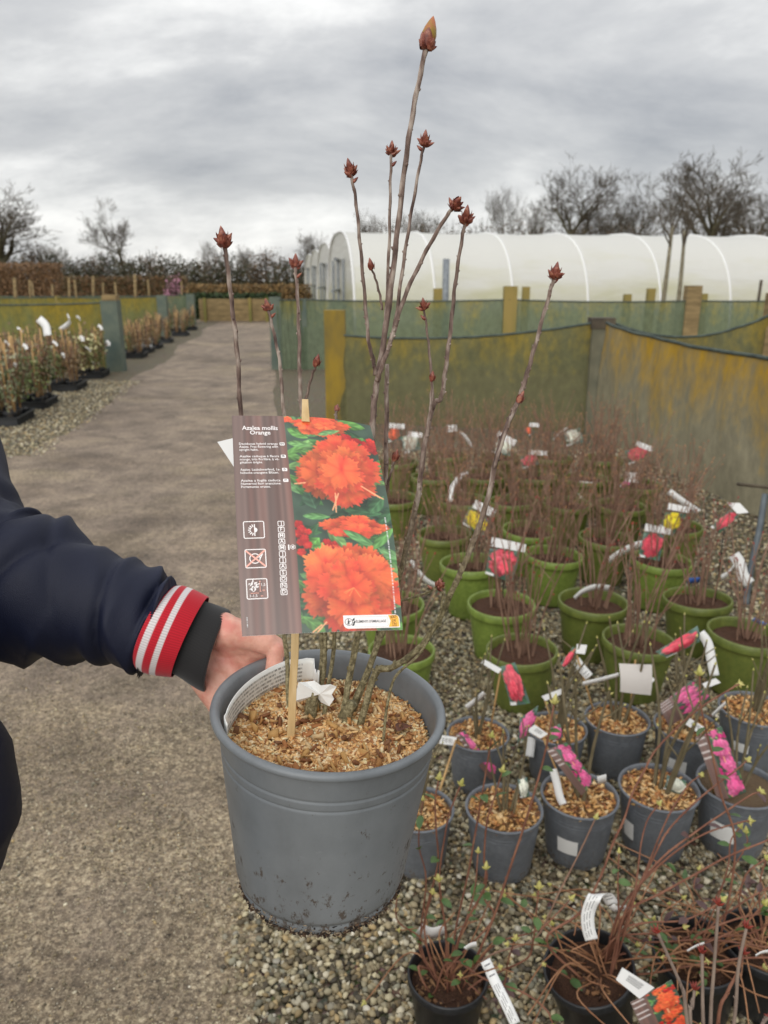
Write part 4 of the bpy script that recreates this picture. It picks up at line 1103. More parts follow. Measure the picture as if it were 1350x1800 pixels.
T = [
 ('orange card under a white header, right of the big card top', sq(692, 764, 24, 22, -12), 25, ORANGE, sq(697, 749, 28, 9, 4), 'Z'),
 ('pale white-flower card below a white header beside the hero stem', sq(722, 779, 28, 30, -14), 25, WHT, sq(729, 764, 26, 9, 6), 'Z'),
 ('blank small white header on a black stake before the net', sq(795, 754, 16, 10, -4), 26, None, sq(794, 753, 18, 12, -4), 'Z'),
 ('white-flower card crossed by the right hero stem', sq(884, 786, 34, 26, 12), 21, WHT, sq(890, 771, 36, 11, 28), 'Z'),
 ('tiny orange card with white header far in the stems', sq(930, 757, 11, 14, -40), 27, ORANGE, sq(939, 747, 17, 7, 3), 'Z'),
 ('small pink-red card between two white edges deep in the stems', sq(931, 810, 30, 20, -16), 22, RED, sq(946, 796, 32, 8, 4), 'Z'),
 ('white flower card with dark top before the corner post', sq(1008, 768, 30, 26, -14), 28, WHT, None, 'Z'),
 ('pink-red card with white header highest against the grey net', sq(1120, 799, 38, 24, -18), 24, RED, sq(1133, 785, 30, 9, 22), 'Z'),
 ('white header over a thin pink card near the grey net', sq(1099, 850, 11, 20, 45), 24, PINK, sq(1111, 839, 22, 17, 4), 'Z'),
 ('square white header above a white strip in the brown stems', sq(1022, 872, 8, 22, -30), 23, WHT, sq(1030, 857, 24, 21, 5), 'Z'),
 ('yellow flower card half behind the right hero stem', sq(838, 918, 46, 34, 32, 3), 11, YELL, sq(851, 894, 40, 15, 26), 'Z'),
 ('large square red flower card with white header, nearest of the green rows', [(861, 964), (915, 968), (900, 1024), (853, 1008)], 1, RED, [(865, 944), (925, 957), (922, 971), (862, 960)], 'Z'),
 ('yellow flower card with white header at the right', [(1170, 900), (1207, 903), (1182, 942), (1160, 924)], 6, YELL, [(1176, 884), (1213, 892), (1212, 902), (1172, 895)], 'Z'),
 ('red flower card with white header left of the yellow one', [(1132, 936), (1168, 938), (1159, 986), (1122, 978)], 6, RED, [(1135, 920), (1179, 930), (1177, 940), (1133, 933)], 'Z'),
 ('narrow red card under a white header at the far right', [(1284, 896), (1298, 907), (1264, 938), (1249, 926)], 7, RED, [(1278, 884), (1300, 884), (1316, 901), (1296, 903)], 'Z')]
for i, (lb, cor, gi, pal, head, _) in enumerate(T):
    tt = gt(gi, .28); o = GP[gi][0].location
    cx = sum(c[0] for c in cor) / 4; cy = sum(c[1] for c in cor) / 4
    p = P(cx, cy, tt); ft = Vector((p.x + .02, p.y + .03, GP[gi][1]))
    card_tag(lb, cor, tt, pal, head, ((cx + 2, cy - 8), None, ft), seed=20 + i)
def gband(lb, pts, gi, w=.022, up=.2, **k): return band(lb, pts, gt(gi, up), w, **k)
gband('white strip tilted right of the blank white header', [(808, 760), (818, 768), (830, 786)], 26, .030)
gband('grey-white strip left of the dark-topped flower card', [(972, 774), (984, 762), (998, 752)], 28, .022)
gband('white strip curling down from a white cap on a black stake', [(822, 830), (808, 838), (796, 855), (791, 882)], 13, .032, twist=(1, -.3, .2))
gband('white strip hanging below the square white header', [(1004, 852), (1014, 864), (1028, 888)], 23, .028)
gband('curved white strip reaching left from the red card', [(1070, 986), (1090, 972), (1115, 960), (1136, 956)], 6, .050)
gband('pale strip slanting behind the right-hand yellow card', [(1176, 864), (1190, 874), (1210, 888), (1228, 900)], 6, .034)
gband('white curved strip lying in the green pot', [(1010, 1052), (1024, 1040), (1046, 1032), (1072, 1034)], 4, .034, .02)
gband('pale strip dangling left of the lower red card group', [(722, 985), (736, 1006), (752, 1022), (768, 1030)], 0, .030, .0)
gband('knotted white ribbon above the bluish pipe', [(1290, 975), (1300, 990), (1306, 1012), (1318, 1026)], 7, .050, .1, twist=(1, -.2, .3))
gband('small pale strip left of the knotted white ribbon', [(1268, 1016), (1280, 1008), (1292, 992)], 7, .040, .1)
gband('small blue tag behind the pot before the pipe', [(1208, 1021), (1230, 1019)], 7, .030, -.05, mat=M('blue_plastic', L(70, 110, 190), rough=.5))
gband('blue scrap beside the right edge green pots', [(1324, 1088), (1345, 1098)], 8, .018, .0, mat=M('blue_plastic', L(90, 130, 200), rough=.5))

# cards of the grey pots
def yt(i, up=.15): o = YP[i][0].location; return depth(Vector((o.x, o.y - .03, .2 + up)))
def ycard(lb, cor, yi, pal, head, st=None, up=.15, kind='side', seed=1, bars=False, mat=BAMBOO, sxy=None):
    tt = yt(yi, up); stk = None
    if st: stk = ((st[0][0], st[0][1]), None, foot(yi, st[1], -.03, YP))
    return card_tag(lb, cor, tt, pal, head, stk, kind=kind, seed=seed, stake_mat=mat, bars=bars, bulge=.008)
ycard('red card leaning with white header, in the upper left grey pot', [(878, 1172), (905, 1164), (932, 1236), (898, 1240)], 0, RED, [(850, 1158), (882, 1176), (876, 1184), (846, 1166)], ((880, 1180), .03), .3, 'tile', 3)
ycard('pink card slanting down across the back-left grey pot', [(800, 1290), (816, 1284), (876, 1352), (862, 1372)], 0, PINK, [(760, 1290), (803, 1296), (801, 1311), (759, 1305)], None, .12, 'side', 4, True)
tg = YP[5]; MB_ = MB().tube([P(802, 1300, yt(0, .12)), foot(5, .05, .04, YP)], .0036, 6)
tag(MB_.build('bamboo_stick', BAMBOO, origin=foot(5, .05, .04, YP)), 'thin bamboo stick rising from the half-hidden grey pot', 'stick')
ycard('narrow pink card rising to a white header in the middle of the grey rows', [(914, 1262), (946, 1240), (936, 1284), (908, 1312)], 1, PINK, [(952, 1224), (988, 1210), (992, 1218), (958, 1232)], ((958, 1232), .0), .25, 'tile', 5)
ycard('large pink card with brown text strip over the middle front pot', [(960, 1318), (996, 1304), (1044, 1372), (1022, 1398)], 7, PINK, [(926, 1284), (940, 1274), (963, 1290), (950, 1298)], ((956, 1300), -.03), .16, 'side', 6, True)
ycard('pink tip of a card behind the white header on the tall red shoot', [(966, 1280), (984, 1272), (990, 1296), (972, 1304)], 7, PINK, None, None, .2, 'tile', 7)
ycard('slanting pink card with brown strip at the right of the back row', [(1156, 1240), (1216, 1196), (1250, 1226), (1176, 1278)], 3, PINK, [(1234, 1202), (1258, 1192), (1267, 1200), (1240, 1210)], ((1210, 1220), .0), .2, 'side', 8)
ycard('big pink card with brown text strip before the right-hand pots', [(1222, 1296), (1268, 1276), (1312, 1392), (1262, 1408)], 9, PINK, [(1203, 1272), (1212, 1262), (1241, 1280), (1230, 1290)], ((1232, 1300), -.08), .12, 'side', 9, True)
ycard('grey card back on a bamboo stick with a white header', [(1088, 1166), (1146, 1168), (1144, 1222), (1090, 1216)], 2, None, [(1118, 1178), (1128, 1178), (1152, 1194), (1144, 1202)], ((1117, 1160), .03), .2, 'tile', 10)
ycard('red card arching over the olive pot at the right', [(1152, 1146), (1226, 1100), (1230, 1128), (1172, 1156)], 4, RED, None, None, .35, 'tile', 11)
ycard('small red card beside white header left of the grey card back', [(986, 1166), (1008, 1136), (1012, 1150), (990, 1178)], 2, RED, [(1014, 1132), (1032, 1134), (1028, 1150), (1012, 1148)], ((1010, 1140), -.07), .3, 'tile', 12)
ycard('white tag with pale green print standing in the fresh chips', [(910, 1370), (926, 1366), (930, 1400), (914, 1402)], 6, WHT, None, ((912, 1385), .02), .03, 'tile', 13, mat=STEMG)
ycard('clear printed label lying on the chips of the front pot', [(1172, 1362), (1206, 1372), (1200, 1398), (1166, 1386)], 8, WHT, None, None, .0, 'tile', 14)
band('white strip hanging over the edge of the middle front grey pot', [(972, 1352), (978, 1374), (984, 1400), (990, 1414)], yt(7, .08), .022, twist=(1, -.2, .2))
band('white strip behind the red leaning card', [(820, 1244), (836, 1232), (852, 1218)], yt(0, .2), .032)
band('white strip wrapped at the left of the middle front pot', [(934, 1296), (932, 1312), (930, 1330)], yt(1, .05), .030, twist=(1, -.2, .2))
band('white strip running down from the arching red card', [(1231, 1112), (1244, 1130), (1250, 1158), (1256, 1188)], yt(4, .3), .030, twist=(1, -.2, .2))
band('small white barcode slip below the red card', [(1012, 1160), (1022, 1174), (1036, 1190)], yt(2, .22), .030, twist=(1, -.2, -.6), bars=True)
band('long pale strip reaching left from the grey card back', [(1024, 1202), (1050, 1196), (1088, 1186)], yt(2, .2), .020)
band('white strip over the chips left of the right-edge pot', [(1252, 1258), (1262, 1248), (1276, 1236)], yt(4, .06), .030)
band('small white tag hooked on the rim of the middle front pot', [(1050, 1372), (1066, 1368)], yt(7, .05), .038)

# ------------------------------------------------------------------ left beds: trays of young plants
TRAYM = M('black_tray', L(30, 32, 34), L(44, 46, 48), 8, .5)
def tray(px, py, label, ang, w=.62, d=.42):
    c = G(px, py); r = thing('plant_tray', c, label, 'plant tray', 'black trays along the left beds')
    R = Matrix.Rotation(ang, 3, 'Z')
    b = MB()
    for sx in (-1, 1):
        b.box(c + R @ Vector((sx * w / 2, 0, .05)), (.012, d, .09), R); b.box(c + R @ Vector((0, sx * d / 2, .05)), (w - .014, .012, .09), R)
    b.box(c + R @ Vector((0, 0, .008)), (w - .014, d - .014, .012), R)
    for i in range(8):
        for sx in (-1, 1): b.box(c + R @ Vector((-w / 2 + .04 + i * (w - .08) / 7, sx * (d / 2 + .012), .045)), (.03, .012, .075), R)
    b.build('box', TRAYM, r, smooth=False)
    e = MB()
    for sx in (-1, 1):
        e.box(c + R @ Vector((sx * (w / 2 + .012), 0, .101)), (.035, d + .06, .010), R); e.box(c + R @ Vector((0, sx * (d / 2 + .012), .101)), (w - .012, .035, .010), R)
    e.build('rim', TRAYM, r, smooth=False)
    return c, R
def young_plants():
    protos = []
    for k in range(5):
        R = random.Random(50 + k); cane, pot, st = MB(), MB(), MB()
        pot.lathe([(.06, .11), (.072, .128), (.076, .13), (.079, .128), (.079, .12), (.06, 0), (0, .001)], 14); pot.lathe([(.07, .115), (0, .12)], 14)
        h = R.uniform(.66, .9)
        cane.tube([(0, 0, .1), (R.uniform(-.06, .06), R.uniform(-.03, .03), h)], [.011, .009], 5)
        cane.tube([(.05, .03, .1), (R.uniform(0, .12), R.uniform(-.05, .08), h * R.uniform(.8, 1.1))], [.009, .008], 5)
        for i in range(7):
            a = R.uniform(0, 6.28); st.tube(smooth_path([(0, 0, .1), (.04 * math.cos(a), .04 * math.sin(a), h * .5), (.11 * math.cos(a), .11 * math.sin(a), h * R.uniform(.7, 1.1))], 3), .0055, 3, cap=False)
        cols = [[(128, 136, 100), (152, 156, 124), (108, 118, 80), (172, 172, 142)], [(96, 112, 62), (122, 132, 78), (86, 92, 54), (150, 150, 110)], [(134, 112, 84), (110, 92, 66), (150, 130, 100)], [(104, 112, 62), (214, 208, 150), (232, 228, 178), (92, 98, 54), (126, 120, 80)], [(128, 98, 78), (112, 110, 66), (150, 116, 94)]][k]
        V, F, C = leaf_cloud([200, 190, 110, 170, 130][k], .15, .15, h * .40, cols, .030 if k != 3 else .036, h * .60, .1, .3, .5)
        me1 = np_obj('foliage', V, F, LEAF, C); d1 = me1.data; bpy.data.objects.remove(me1)
        ms = []
        for nm, mb, mt in (('pot', pot, BLACKP), ('cane', cane, BAMBOO), ('stems', st, STEMB)):
            m = mb.mesh(nm); m.materials.append(mt); m.shade_smooth(); ms.append((nm, m))
        protos.append(ms + [('foliage', d1)])
    return protos
YPL = young_plants()
YLB = ['grey-green leafy caned plant', 'mid green leafy caned plant', 'thin brown caned plant', 'plant with pale yellow flowers', 'russet budding plant']
def young(p, k, s=1.0, where=''):
    r = thing('young_plant', p, YLB[k] + ', ' + where, 'plant', 'young plants in the left beds: ' + ('grey-green', 'green', 'brown', 'flowering', 'russet')[k])
    for nm, me in YPL[k]: link(nm, me, None, r, smooth=False)
    r.scale = (s, s, s * rng.uniform(.9, 1.12)); r.rotation_euler = (0, 0, rng.uniform(0, 6.28))
A_ = math.radians(97.6)
TRS = ['nearest tray', 'tray cut by the left edge', 'second tray', 'third tray', 'tray before the green post', 'tray behind the nearest', 'inner tray', 'rear edge tray', 'far inner tray', 'tray by the yellow net', 'tray past the green post', 'tray with white labels', 'tray near the third net', 'tray near the timber wall', 'tray behind the green post', 'second post tray', 'tray halfway along', 'inner second-bed tray', 'third-net inner tray', 'first-net inner tray']
TR = [(14, 742, 'nearest black tray at the left edge'), (-40, 742, 'black tray cut off at the left edge'), (62, 714, 'second black tray from the left edge'), (120, 684, 'third black tray along the gravel'), (164, 662, 'black tray just before the tall green post'), (6, 702, 'black tray behind the nearest one'), (72, 680, 'inner black tray beneath the leafy plants'), (-52, 702, 'tray at the left edge behind the leafy plants'), (20, 672, 'inner tray farther up the leafy bed'), (120, 652, 'inner tray before the yellow net'),
      (238, 628, 'black tray just past the tall green post'), (268, 612, 'black tray with white labels further along'), (318, 590, 'far black tray near the third net'), (334, 580, 'farthest black tray near the timber wall'), (222, 622, 'inner tray just behind the tall green post'), (252, 619, 'second tray past the tall green post'), (288, 602, 'tray halfway along the second bed'), (270, 598, 'inner tray of the second bed'), (304, 583, 'inner tray by the third net'), (180, 640, 'inner tray against the first net')]
for i, (px, py, lb) in enumerate(TR):
    c, R = tray(px, py, lb, A_)
    for j, (dx, dy) in enumerate(((-.2, -.1), (0, -.1), (.2, -.1), (-.2, .1), (0, .1), (.2, .1))):
        q = c + R @ Vector((dx, dy, .016))
        k = (0, 2, 1, 4, 0)[(i + j) % 5] if i < 3 or i in (5, 6, 7, 8, 9) else ((2, 1, 4, 2, 2)[(i + j) % 5] if i == 3 else ((3, 3, 4, 3, 2, 3)[j] if i == 4 else (2, 4, 2, 1, 2)[(i + j) % 5]))
        young(q, k, (1.0 if i in (0, 1, 2, 5, 6, 7) else .92) if i < 10 else (.55 if i == 11 else .8), ('path side near end', 'path side middle', 'path side far end', 'inner side near end', 'inner side middle', 'inner side far end')[j] + ' of the ' + TRS[i])
def fband(lb, pts, px, py, w, tw=None): band(lb, pts, depth(G(px, py)) - .1, w, 'white labels in the left bed', twist=tw)
fband('big white label fluttering over the left bed', [(68, 560), (80, 572), (84, 590)], 70, 700, .11, (1, 0, .1))
fband('white slanting label on a cane in the left bed', [(106, 580), (122, 566), (118, 552)], 120, 690, .07)
fband('white label low by the tray before the post', [(162, 640), (174, 638)], 164, 662, .09)
fband('row of white labels on the far tray', [(244, 610), (268, 609)], 268, 618, .10)
fband('white label at the left edge above the tray', [(0, 672), (8, 676)], 10, 740, .08)

for i, (x, y, bx_, by_) in enumerate(((8, 600, 14, 742), (40, 606, 30, 720), (24, 640, 14, 742), (92, 600, 80, 700), (60, 628, 62, 714), (140, 592, 130, 680), (150, 610, 140, 674), (172, 572, 170, 662), (108, 622, 110, 690), (30, 576, 20, 680), (134, 556, 130, 660), (186, 600, 180, 660), (282, 574, 290, 600), (256, 590, 262, 612), (316, 566, 320, 590))):
    fband('small white label among the left bed plants, ' + ORD[i] + ' of the scattered ones', [(x, y), (x + 5, y + 3), (x + 9 - 2 * (i % 3), y + 8)], bx_, by_, .035 + .012 * (i % 3), (1, 0, .4) if i % 2 else None)
# ------------------------------------------------------------------ black pots of evergreen azaleas close to the viewer
BP = {}
for i, (px, py, w, lb, tl) in enumerate([(787, 1712, 142, 'black pot of tangled red shoots at the bottom, left of the others', None), (1062, 1690, 158, 'tilted black pot with a curved white strip above it', (.06, -.22, 0)), (1236, 1668, 150, 'black pot behind tangled horizontal shoots at lower right', (.03, -.10, 0)), (1345, 1655, 150, 'black pot cut by the right edge among red shoots', None)]):
    BP[i] = pot_plant('black', px, py, w, lb, 'black pots of evergreen azaleas', i, None, None, None, None, tl)
def tip_bud(mb, p, d, s, n=6, R=rng):
    """plump pointed bud with small scales round its foot"""
    d = d.normalized(); T = frame_z(d, p)
    mb.lathe([(.0, -.1 * s), (.34 * s, .05 * s), (.52 * s, .5 * s), (.48 * s, .95 * s), (.28 * s, 1.5 * s), (.02 * s, 2.0 * s)], n, T)
    for k in range(4):
        a = k * 1.57 + R.uniform(-.4, .4); e = (T.to_3x3() @ Vector((math.cos(a), math.sin(a), .75))).normalized()
        mb.lathe([(.02 * s, 0), (.22 * s, .25 * s), (.24 * s, .5 * s), (.02 * s, 1.1 * s)], 5, frame_z(e, p + e * .12 * s))
def leaflet(mb, p, d, ln, wd, R=rng):
    d = d.normalized(); s = d.cross(Vector((R.uniform(-.4, .4), R.uniform(-.4, .4), 1))).normalized(); up = s.cross(d)
    rows = []
    for i in range(6):
        t = i / 5; w = wd * math.sin(math.pi * min(1, t * .92 + .06)) ** .8; c = p + d * ln * t - up * ln * .18 * t * t
        rows.append([c - s * w + up * w * .3, c, c + s * w + up * w * .3])
    mb.strip(rows)
def shoot(parent, pts, r0, r1, bud=.009, stemm=None, budm=None, nodes=1.0, leaves=0):
    q = smooth_path(pts, 6); m = len(q)
    rr = [r0 + (r1 - r0) * i / (m - 1) for i in range(m)]
    mb = MB().tube(q, rr, 6, wob=.10)
    for i in range(2, m - 1):
        if rng.random() < .55 * nodes:
            d = (q[i + 1] - q[i]).normalized(); s = d.orthogonal().normalized(); a = rng.uniform(0, 6.28); s = (s * math.cos(a) + d.cross(s) * math.sin(a))
            mb.lathe([(rr[i] * .75, 0), (rr[i] * .6, rr[i] * 1.0), (.0002, rr[i] * 2.3)], 5, frame_z(s * .8 + d, q[i] + s * rr[i] * .5))
    o = mb.build('stem', stemm or STEMR, parent)
    if bud:
        b = MB(); tip_bud(b, q[-1], q[-1] - q[-2], bud * 1.15); b.build('bud', budm or BUDY, o)
    if leaves:
        l = MB()
        for k in range(leaves):
            i = rng.randint(int(m * .3), m - 2); d = Vector((rng.uniform(-1, 1), rng.uniform(-1, .6), rng.uniform(-.1, .8)))
            leaflet(l, q[i], d, rng.uniform(.022, .036), rng.uniform(.006, .010))
        l.build('leaves', LEAFG if rng.random() < .75 else LEAFP, o)['kind'] = 'stuff'
    return o
def px_path(pp, Y0, Y1):
    n = len(pp); return [AY(x, y, Y0 + (Y1 - Y0) * i / (n - 1)) for i, (x, y) in enumerate(pp)]
def bshoot(i, pp, dY=.08, r0=.0036, r1=.0020, **k):
    """pp runs from the base in the pot to the tip"""
    root = BP[i][0]; c = root.location; zb = BP[i][1]
    Y0 = c.y + rng.uniform(-.03, .03)
    q = px_path(pp, Y0, Y0 + dY)
    for v in q: v.z = max(v.z, .02)
    st = Vector((c.x + (q[0].x - c.x) * .35, c.y + rng.uniform(-.03, .03), zb))
    if (q[0] - st).length > .03: q = [st] + q
    o = shoot(root, q, r0 * .70, r1 * .72, **k)
    return o
for root, *_ in BP.values():
    ORG[root.name] = Vector(root.location)
# roots are tilted: put the shoots in the pot's own frame
_tilts = {i: BP[i][0].rotation_euler.copy() for i in BP}
for i in BP:
    r_ = BP[i][0]
    rot = r_.rotation_euler.to_matrix()
    for ch in r_.children:
        ch.rotation_euler = (rot @ ch.rotation_euler.to_matrix()).to_euler(); ch.location = rot @ ch.location
    r_.rotation_euler = (0, 0, 0); 
B0 = [([(866, 1617), (890, 1545), (925, 1440), (956, 1332), (974, 1238)], .08, .0042, .0028, .0105), ([(800, 1640), (823, 1535), (833, 1478), (843, 1422), (856, 1345), (864, 1297)], .05, .0034, .0022, .0075),
 ([(806, 1650), (853, 1557), (851, 1509), (856, 1445), (869, 1402), (882, 1358)], .07, .0036, .0022, .0085), ([(746, 1632), (769, 1522), (767, 1463), (765, 1407), (771, 1371)], .02, .0034, .0022, .009),
 ([(785, 1646), (775, 1582), (773, 1529), (782, 1470), (790, 1430), (809, 1381)], .03, .0034, .0022, .0085), ([(740, 1660), (749, 1547), (736, 1483), (743, 1407)], .0, .0030, .0020, .006),
 ([(790, 1700), (866, 1617), (851, 1578), (854, 1528)], .03, .0034, .0024, .009), ([(850, 1720), (922, 1688), (936, 1660), (942, 1612), (947, 1562)], -.02, .0034, .0022, .010),
 ([(860, 1735), (886, 1729), (893, 1690), (905, 1652)], -.04, .0032, .0022, .009), ([(784, 1650), (777, 1588), (771, 1548)], -.02, .0034, .0024, .0095), ([(738, 1670), (746, 1620), (760, 1570)], -.05, .0034, .0024, .008),
 ([(870, 1660), (944, 1636), (978, 1607), (1002, 1582)], .02, .0030, .0020, .008), ([(860, 1680), (940, 1650), (983, 1568), (1018, 1500), (1046, 1440)], .06, .0034, .0022, .008),
 ([(800, 1690), (850, 1720), (920, 1745), (960, 1775), (972, 1800)], -.1, .0036, .0024, .008), ([(760, 1750), (800, 1715), (830, 1735), (856, 1757)], -.06, .0032, .0018, .0), ([(735, 1700), (760, 1748), (780, 1700), (800, 1690)], -.04, .0042, .0026, .0),
 ([(745, 1655), (700, 1620), (697, 1578)], -.02, .0028, .0020, .007), ([(805, 1660), (822, 1610), (835, 1560), (840, 1500)], .08, .0032, .0022, .007)]
for pp, dY, r0, r1, b in B0:
    bshoot(0, pp, dY, r0, r1, bud=b, leaves=rng.choice((0, 2, 3, 4)), stemm=STEMR if rng.random() < .8 else STEMB)
B1 = [([(1087, 1607), (1122, 1558), (1180, 1503), (1240, 1465), (1304, 1445), (1317, 1443)], .10, .0042, .0024, .011), ([(1099, 1607), (1162, 1570), (1220, 1538), (1278, 1506), (1347, 1478), (1380, 1462)], .02, .0040, .0026, .009),
 ([(1100, 1600), (1153, 1519), (1222, 1463), (1278, 1425), (1317, 1399), (1336, 1392)], .16, .0040, .0024, .011), ([(960, 1653), (1020, 1604), (1056, 1540), (1076, 1486), (1097, 1440), (1112, 1394), (1135, 1350), (1158, 1312), (1222, 1251), (1286, 1210), (1299, 1203)], .22, .0040, .0026, .010),
 ([(1110, 1590), (1136, 1529), (1156, 1478), (1179, 1427), (1209, 1381), (1231, 1363)], .2, .0034, .0022, .008), ([(1100, 1610), (1153, 1499), (1176, 1458), (1215, 1417), (1253, 1384), (1291, 1356), (1313, 1337)], .2, .0036, .0022, .009),
 ([(1110, 1600), (1120, 1540), (1127, 1483), (1138, 1442), (1157, 1415)], .1, .0030, .0020, .007), ([(1050, 1700), (1087, 1645), (1140, 1656), (1250, 1652), (1352, 1666)], -.02, .0038, .0026, .008), ([(1060, 1690), (1102, 1676), (1160, 1682), (1220, 1665), (1300, 1630), (1342, 1590)], -.04, .0036, .0024, .009),
 ([(1060, 1710), (1133, 1712), (1200, 1700), (1300, 1685), (1360, 1683)], -.08, .0040, .0028, .0), ([(1090, 1640), (1136, 1622), (1200, 1618), (1250, 1596), (1268, 1583)], .02, .0038, .0024, .008), ([(1088, 1650), (1086, 1560), (1088, 1500)], .08, .0032, .0022, .006),
 ([(1040, 1700), (1020, 1726), (985, 1710), (958, 1696)], -.06, .0034, .0022, .006), ([(1080, 1650), (1150, 1640), (1200, 1630)], .0, .0032, .0022, .007)]
for pp, dY, r0, r1, b in B1: bshoot(1, pp, dY, r0, r1, bud=b, leaves=rng.choice((0, 0, 2, 3)))
B2 = [([(1285, 1560), (1291, 1468), (1268, 1399), (1253, 1330), (1240, 1279), (1231, 1233), (1230, 1188)], .1, .0038, .0024, .011), ([(1240, 1640), (1300, 1590), (1350, 1560)], .05, .0036, .0026, .0), ([(1220, 1650), (1280, 1620), (1360, 1600)], -.02, .0036, .0026, .0),
 ([(1200, 1660), (1250, 1690), (1340, 1700)], -.08, .0036, .0024, .009), ([(1240, 1640), (1278, 1530), (1284, 1480), (1300, 1455)], .1, .0030, .0020, .008), ([(1180, 1650), (1160, 1630), (1140, 1620)], .0, .0028, .0020, .007), ([(1230, 1640), (1262, 1570), (1310, 1490), (1312, 1465)], .06, .0028, .0018, .008),
 ([(1250, 1650), (1320, 1640), (1370, 1612)], -.05, .0030, .0022, .0), ([(1210, 1650), (1240, 1600), (1220, 1560), (1228, 1530)], .05, .0028, .0018, .006)]
for pp, dY, r0, r1, b in B2: bshoot(2, pp, dY, r0, r1, bud=b, leaves=rng.choice((0, 3, 4)))
B3 = [([(1330, 1640), (1300, 1600), (1310, 1540), (1345, 1510)], .06, .0034, .0024, .009), ([(1320, 1660), (1250, 1640), (1200, 1650)], -.05, .0034, .0024, .0), ([(1330, 1650), (1290, 1690), (1240, 1720), (1225, 1742)], -.1, .0034, .0024, .008), ([(1340, 1650), (1335, 1560), (1350, 1500)], .05, .0034, .0024, .0)]
for pp, dY, r0, r1, b in B3: bshoot(3, pp, dY, r0, r1, bud=b, leaves=rng.choice((2, 3)))
RUN = M('dry_runner', L(128, 86, 58), L(164, 120, 86), 18, .75)
for i in range(4):
    c = BP[i][0].location; zb = BP[i][1]; R = random.Random(70 + i)
    for k in range(12 if i == 0 else 26):
        a = R.uniform(0, 6.28); q = .075; b_ = c + Vector((R.uniform(-.03, .03), R.uniform(-.03, .03), zb)); l = R.uniform(.09, .26)
        m_ = b_ + Vector((math.cos(a), math.sin(a), 0)) * l * .5 + Vector((0, 0, R.uniform(.03, .10))); e = b_ + Vector((math.cos(a + R.uniform(-.7, .7)), math.sin(a + R.uniform(-.7, .7)), 0)) * l + Vector((0, 0, R.uniform(-.02, .16)))
        shoot(BP[i][0], [b_, m_, e], .0022, .0014, bud=.0065 if R.random() < .5 else 0, stemm=RUN, leaves=R.choice((0, 0, 0, 2)), nodes=.4)
    V, F, C = chips_np(170, .075, zb + .004, .003, .009, 90 + i, [(96, 66, 44), (132, 94, 62), (74, 50, 36), (150, 112, 76)]); np_obj('litter', V + np.array(c) * np.array([1, 1, 0]), F, CHIP, C, BP[i][0])['kind'] = 'stuff'
# the near plant whose pot stands just below the frame
np_root, nz, _ = pot_plant('black', 1262, 2010, 205, 'near azalea with upright grey stems and tufted russet buds at lower right', 'black pots of evergreen azaleas', 9)
def tuft(parent, p, d, s):
    b = MB()
    for k in range(7):
        a = k * .9; e = (d + Vector((math.cos(a), math.sin(a), rng.uniform(-.1, .4))) * (.9 if k else 0)).normalized()
        b.lathe([(.0, 0), (.20 * s, .3 * s), (.24 * s, .6 * s), (.12 * s, 1.1 * s), (.0, 1.5 * s)], 5, frame_z(e, p + e * .05 * s))
    b.build('bud', BUDR, parent)
ORG[np_root.name] = Vector(np_root.location)
for pp in ([(1249, 1800), (1256, 1690), (1263, 1592)], [(1236, 1800), (1235, 1740), (1234, 1676)], [(1214, 1800), (1217, 1770), (1221, 1741)], [(1262, 1800), (1278, 1746), (1295, 1712), (1306, 1678)], [(1205, 1770), (1200, 1740), (1182, 1697), (1156, 1640)], [(1290, 1800), (1298, 1700), (1312, 1632)], [(1330, 1830), (1344, 1795), (1352, 1790)]):
    Y0 = np_root.location.y; q = px_path(pp, Y0 + .02, Y0 + .05); q = [Vector((np_root.location.x + (q[0].x - np_root.location.x) * .3, Y0, nz))] + q
    o = shoot(np_root, q, .0034, .0026, bud=0, stemm=STEMP if pp[0][0] != 1262 else STEMR, nodes=.5); tuft(o, q[-1], (q[-1] - q[-2]).normalized(), .010)
t1 = depth(BP[1][0].location + Vector((0, 0, .25)))
band('curved white strip with barcode standing over the tilted black pot', [(1040, 1652), (1034, 1630), (1034, 1604), (1046, 1576), (1064, 1572), (1078, 1590)], [t1 - .04] * 4 + [t1, t1 + .02], .028, twist=(1, -.1, .15), bars=True)
band('crumpled white knot where the strip grips its shoot', [(1074, 1592), (1084, 1598), (1096, 1596), (1102, 1600)], t1 + .01, .022)
t0 = depth(BP[0][0].location + Vector((0, -.08, .16)))
band('long white barcode strip hanging out of the black pot at the bottom', [(906, 1800), (890, 1765), (870, 1725), (853, 1688)], [t0 - .06, t0 - .05, t0 - .02, t0], .022, twist=(1, .1, .3), bars=True)
band('white strip tied among the shoots of the bottom black pot', [(838, 1660), (828, 1662), (818, 1668)], t0 + .01, .022)
band('white label standing at the back of the bottom black pot', [(736, 1632), (758, 1640), (784, 1634)], t0 + .12, .046)
band('tiny white tag on a horizontal shoot at lower right', [(1208, 1672), (1222, 1664), (1238, 1658)], 1.62, .012)
band('white twisted strip at the right edge among shoots', [(1328, 1680), (1340, 1674), (1356, 1672)], 1.60, .012)
tq = 1.50
card_tag('orange azalea card with white barcode header at the bottom edge', [(1108, 1762), (1180, 1722), (1222, 1806), (1146, 1850)], tq, ORANGE, [(1083, 1722), (1094, 1701), (1150, 1736), (1124, 1755)], ((1150, 1760), None, Vector((P(1150, 1760, tq).x, P(1150, 1760, tq).y + .05, .1))), kind='side', seed=31, bars=True)

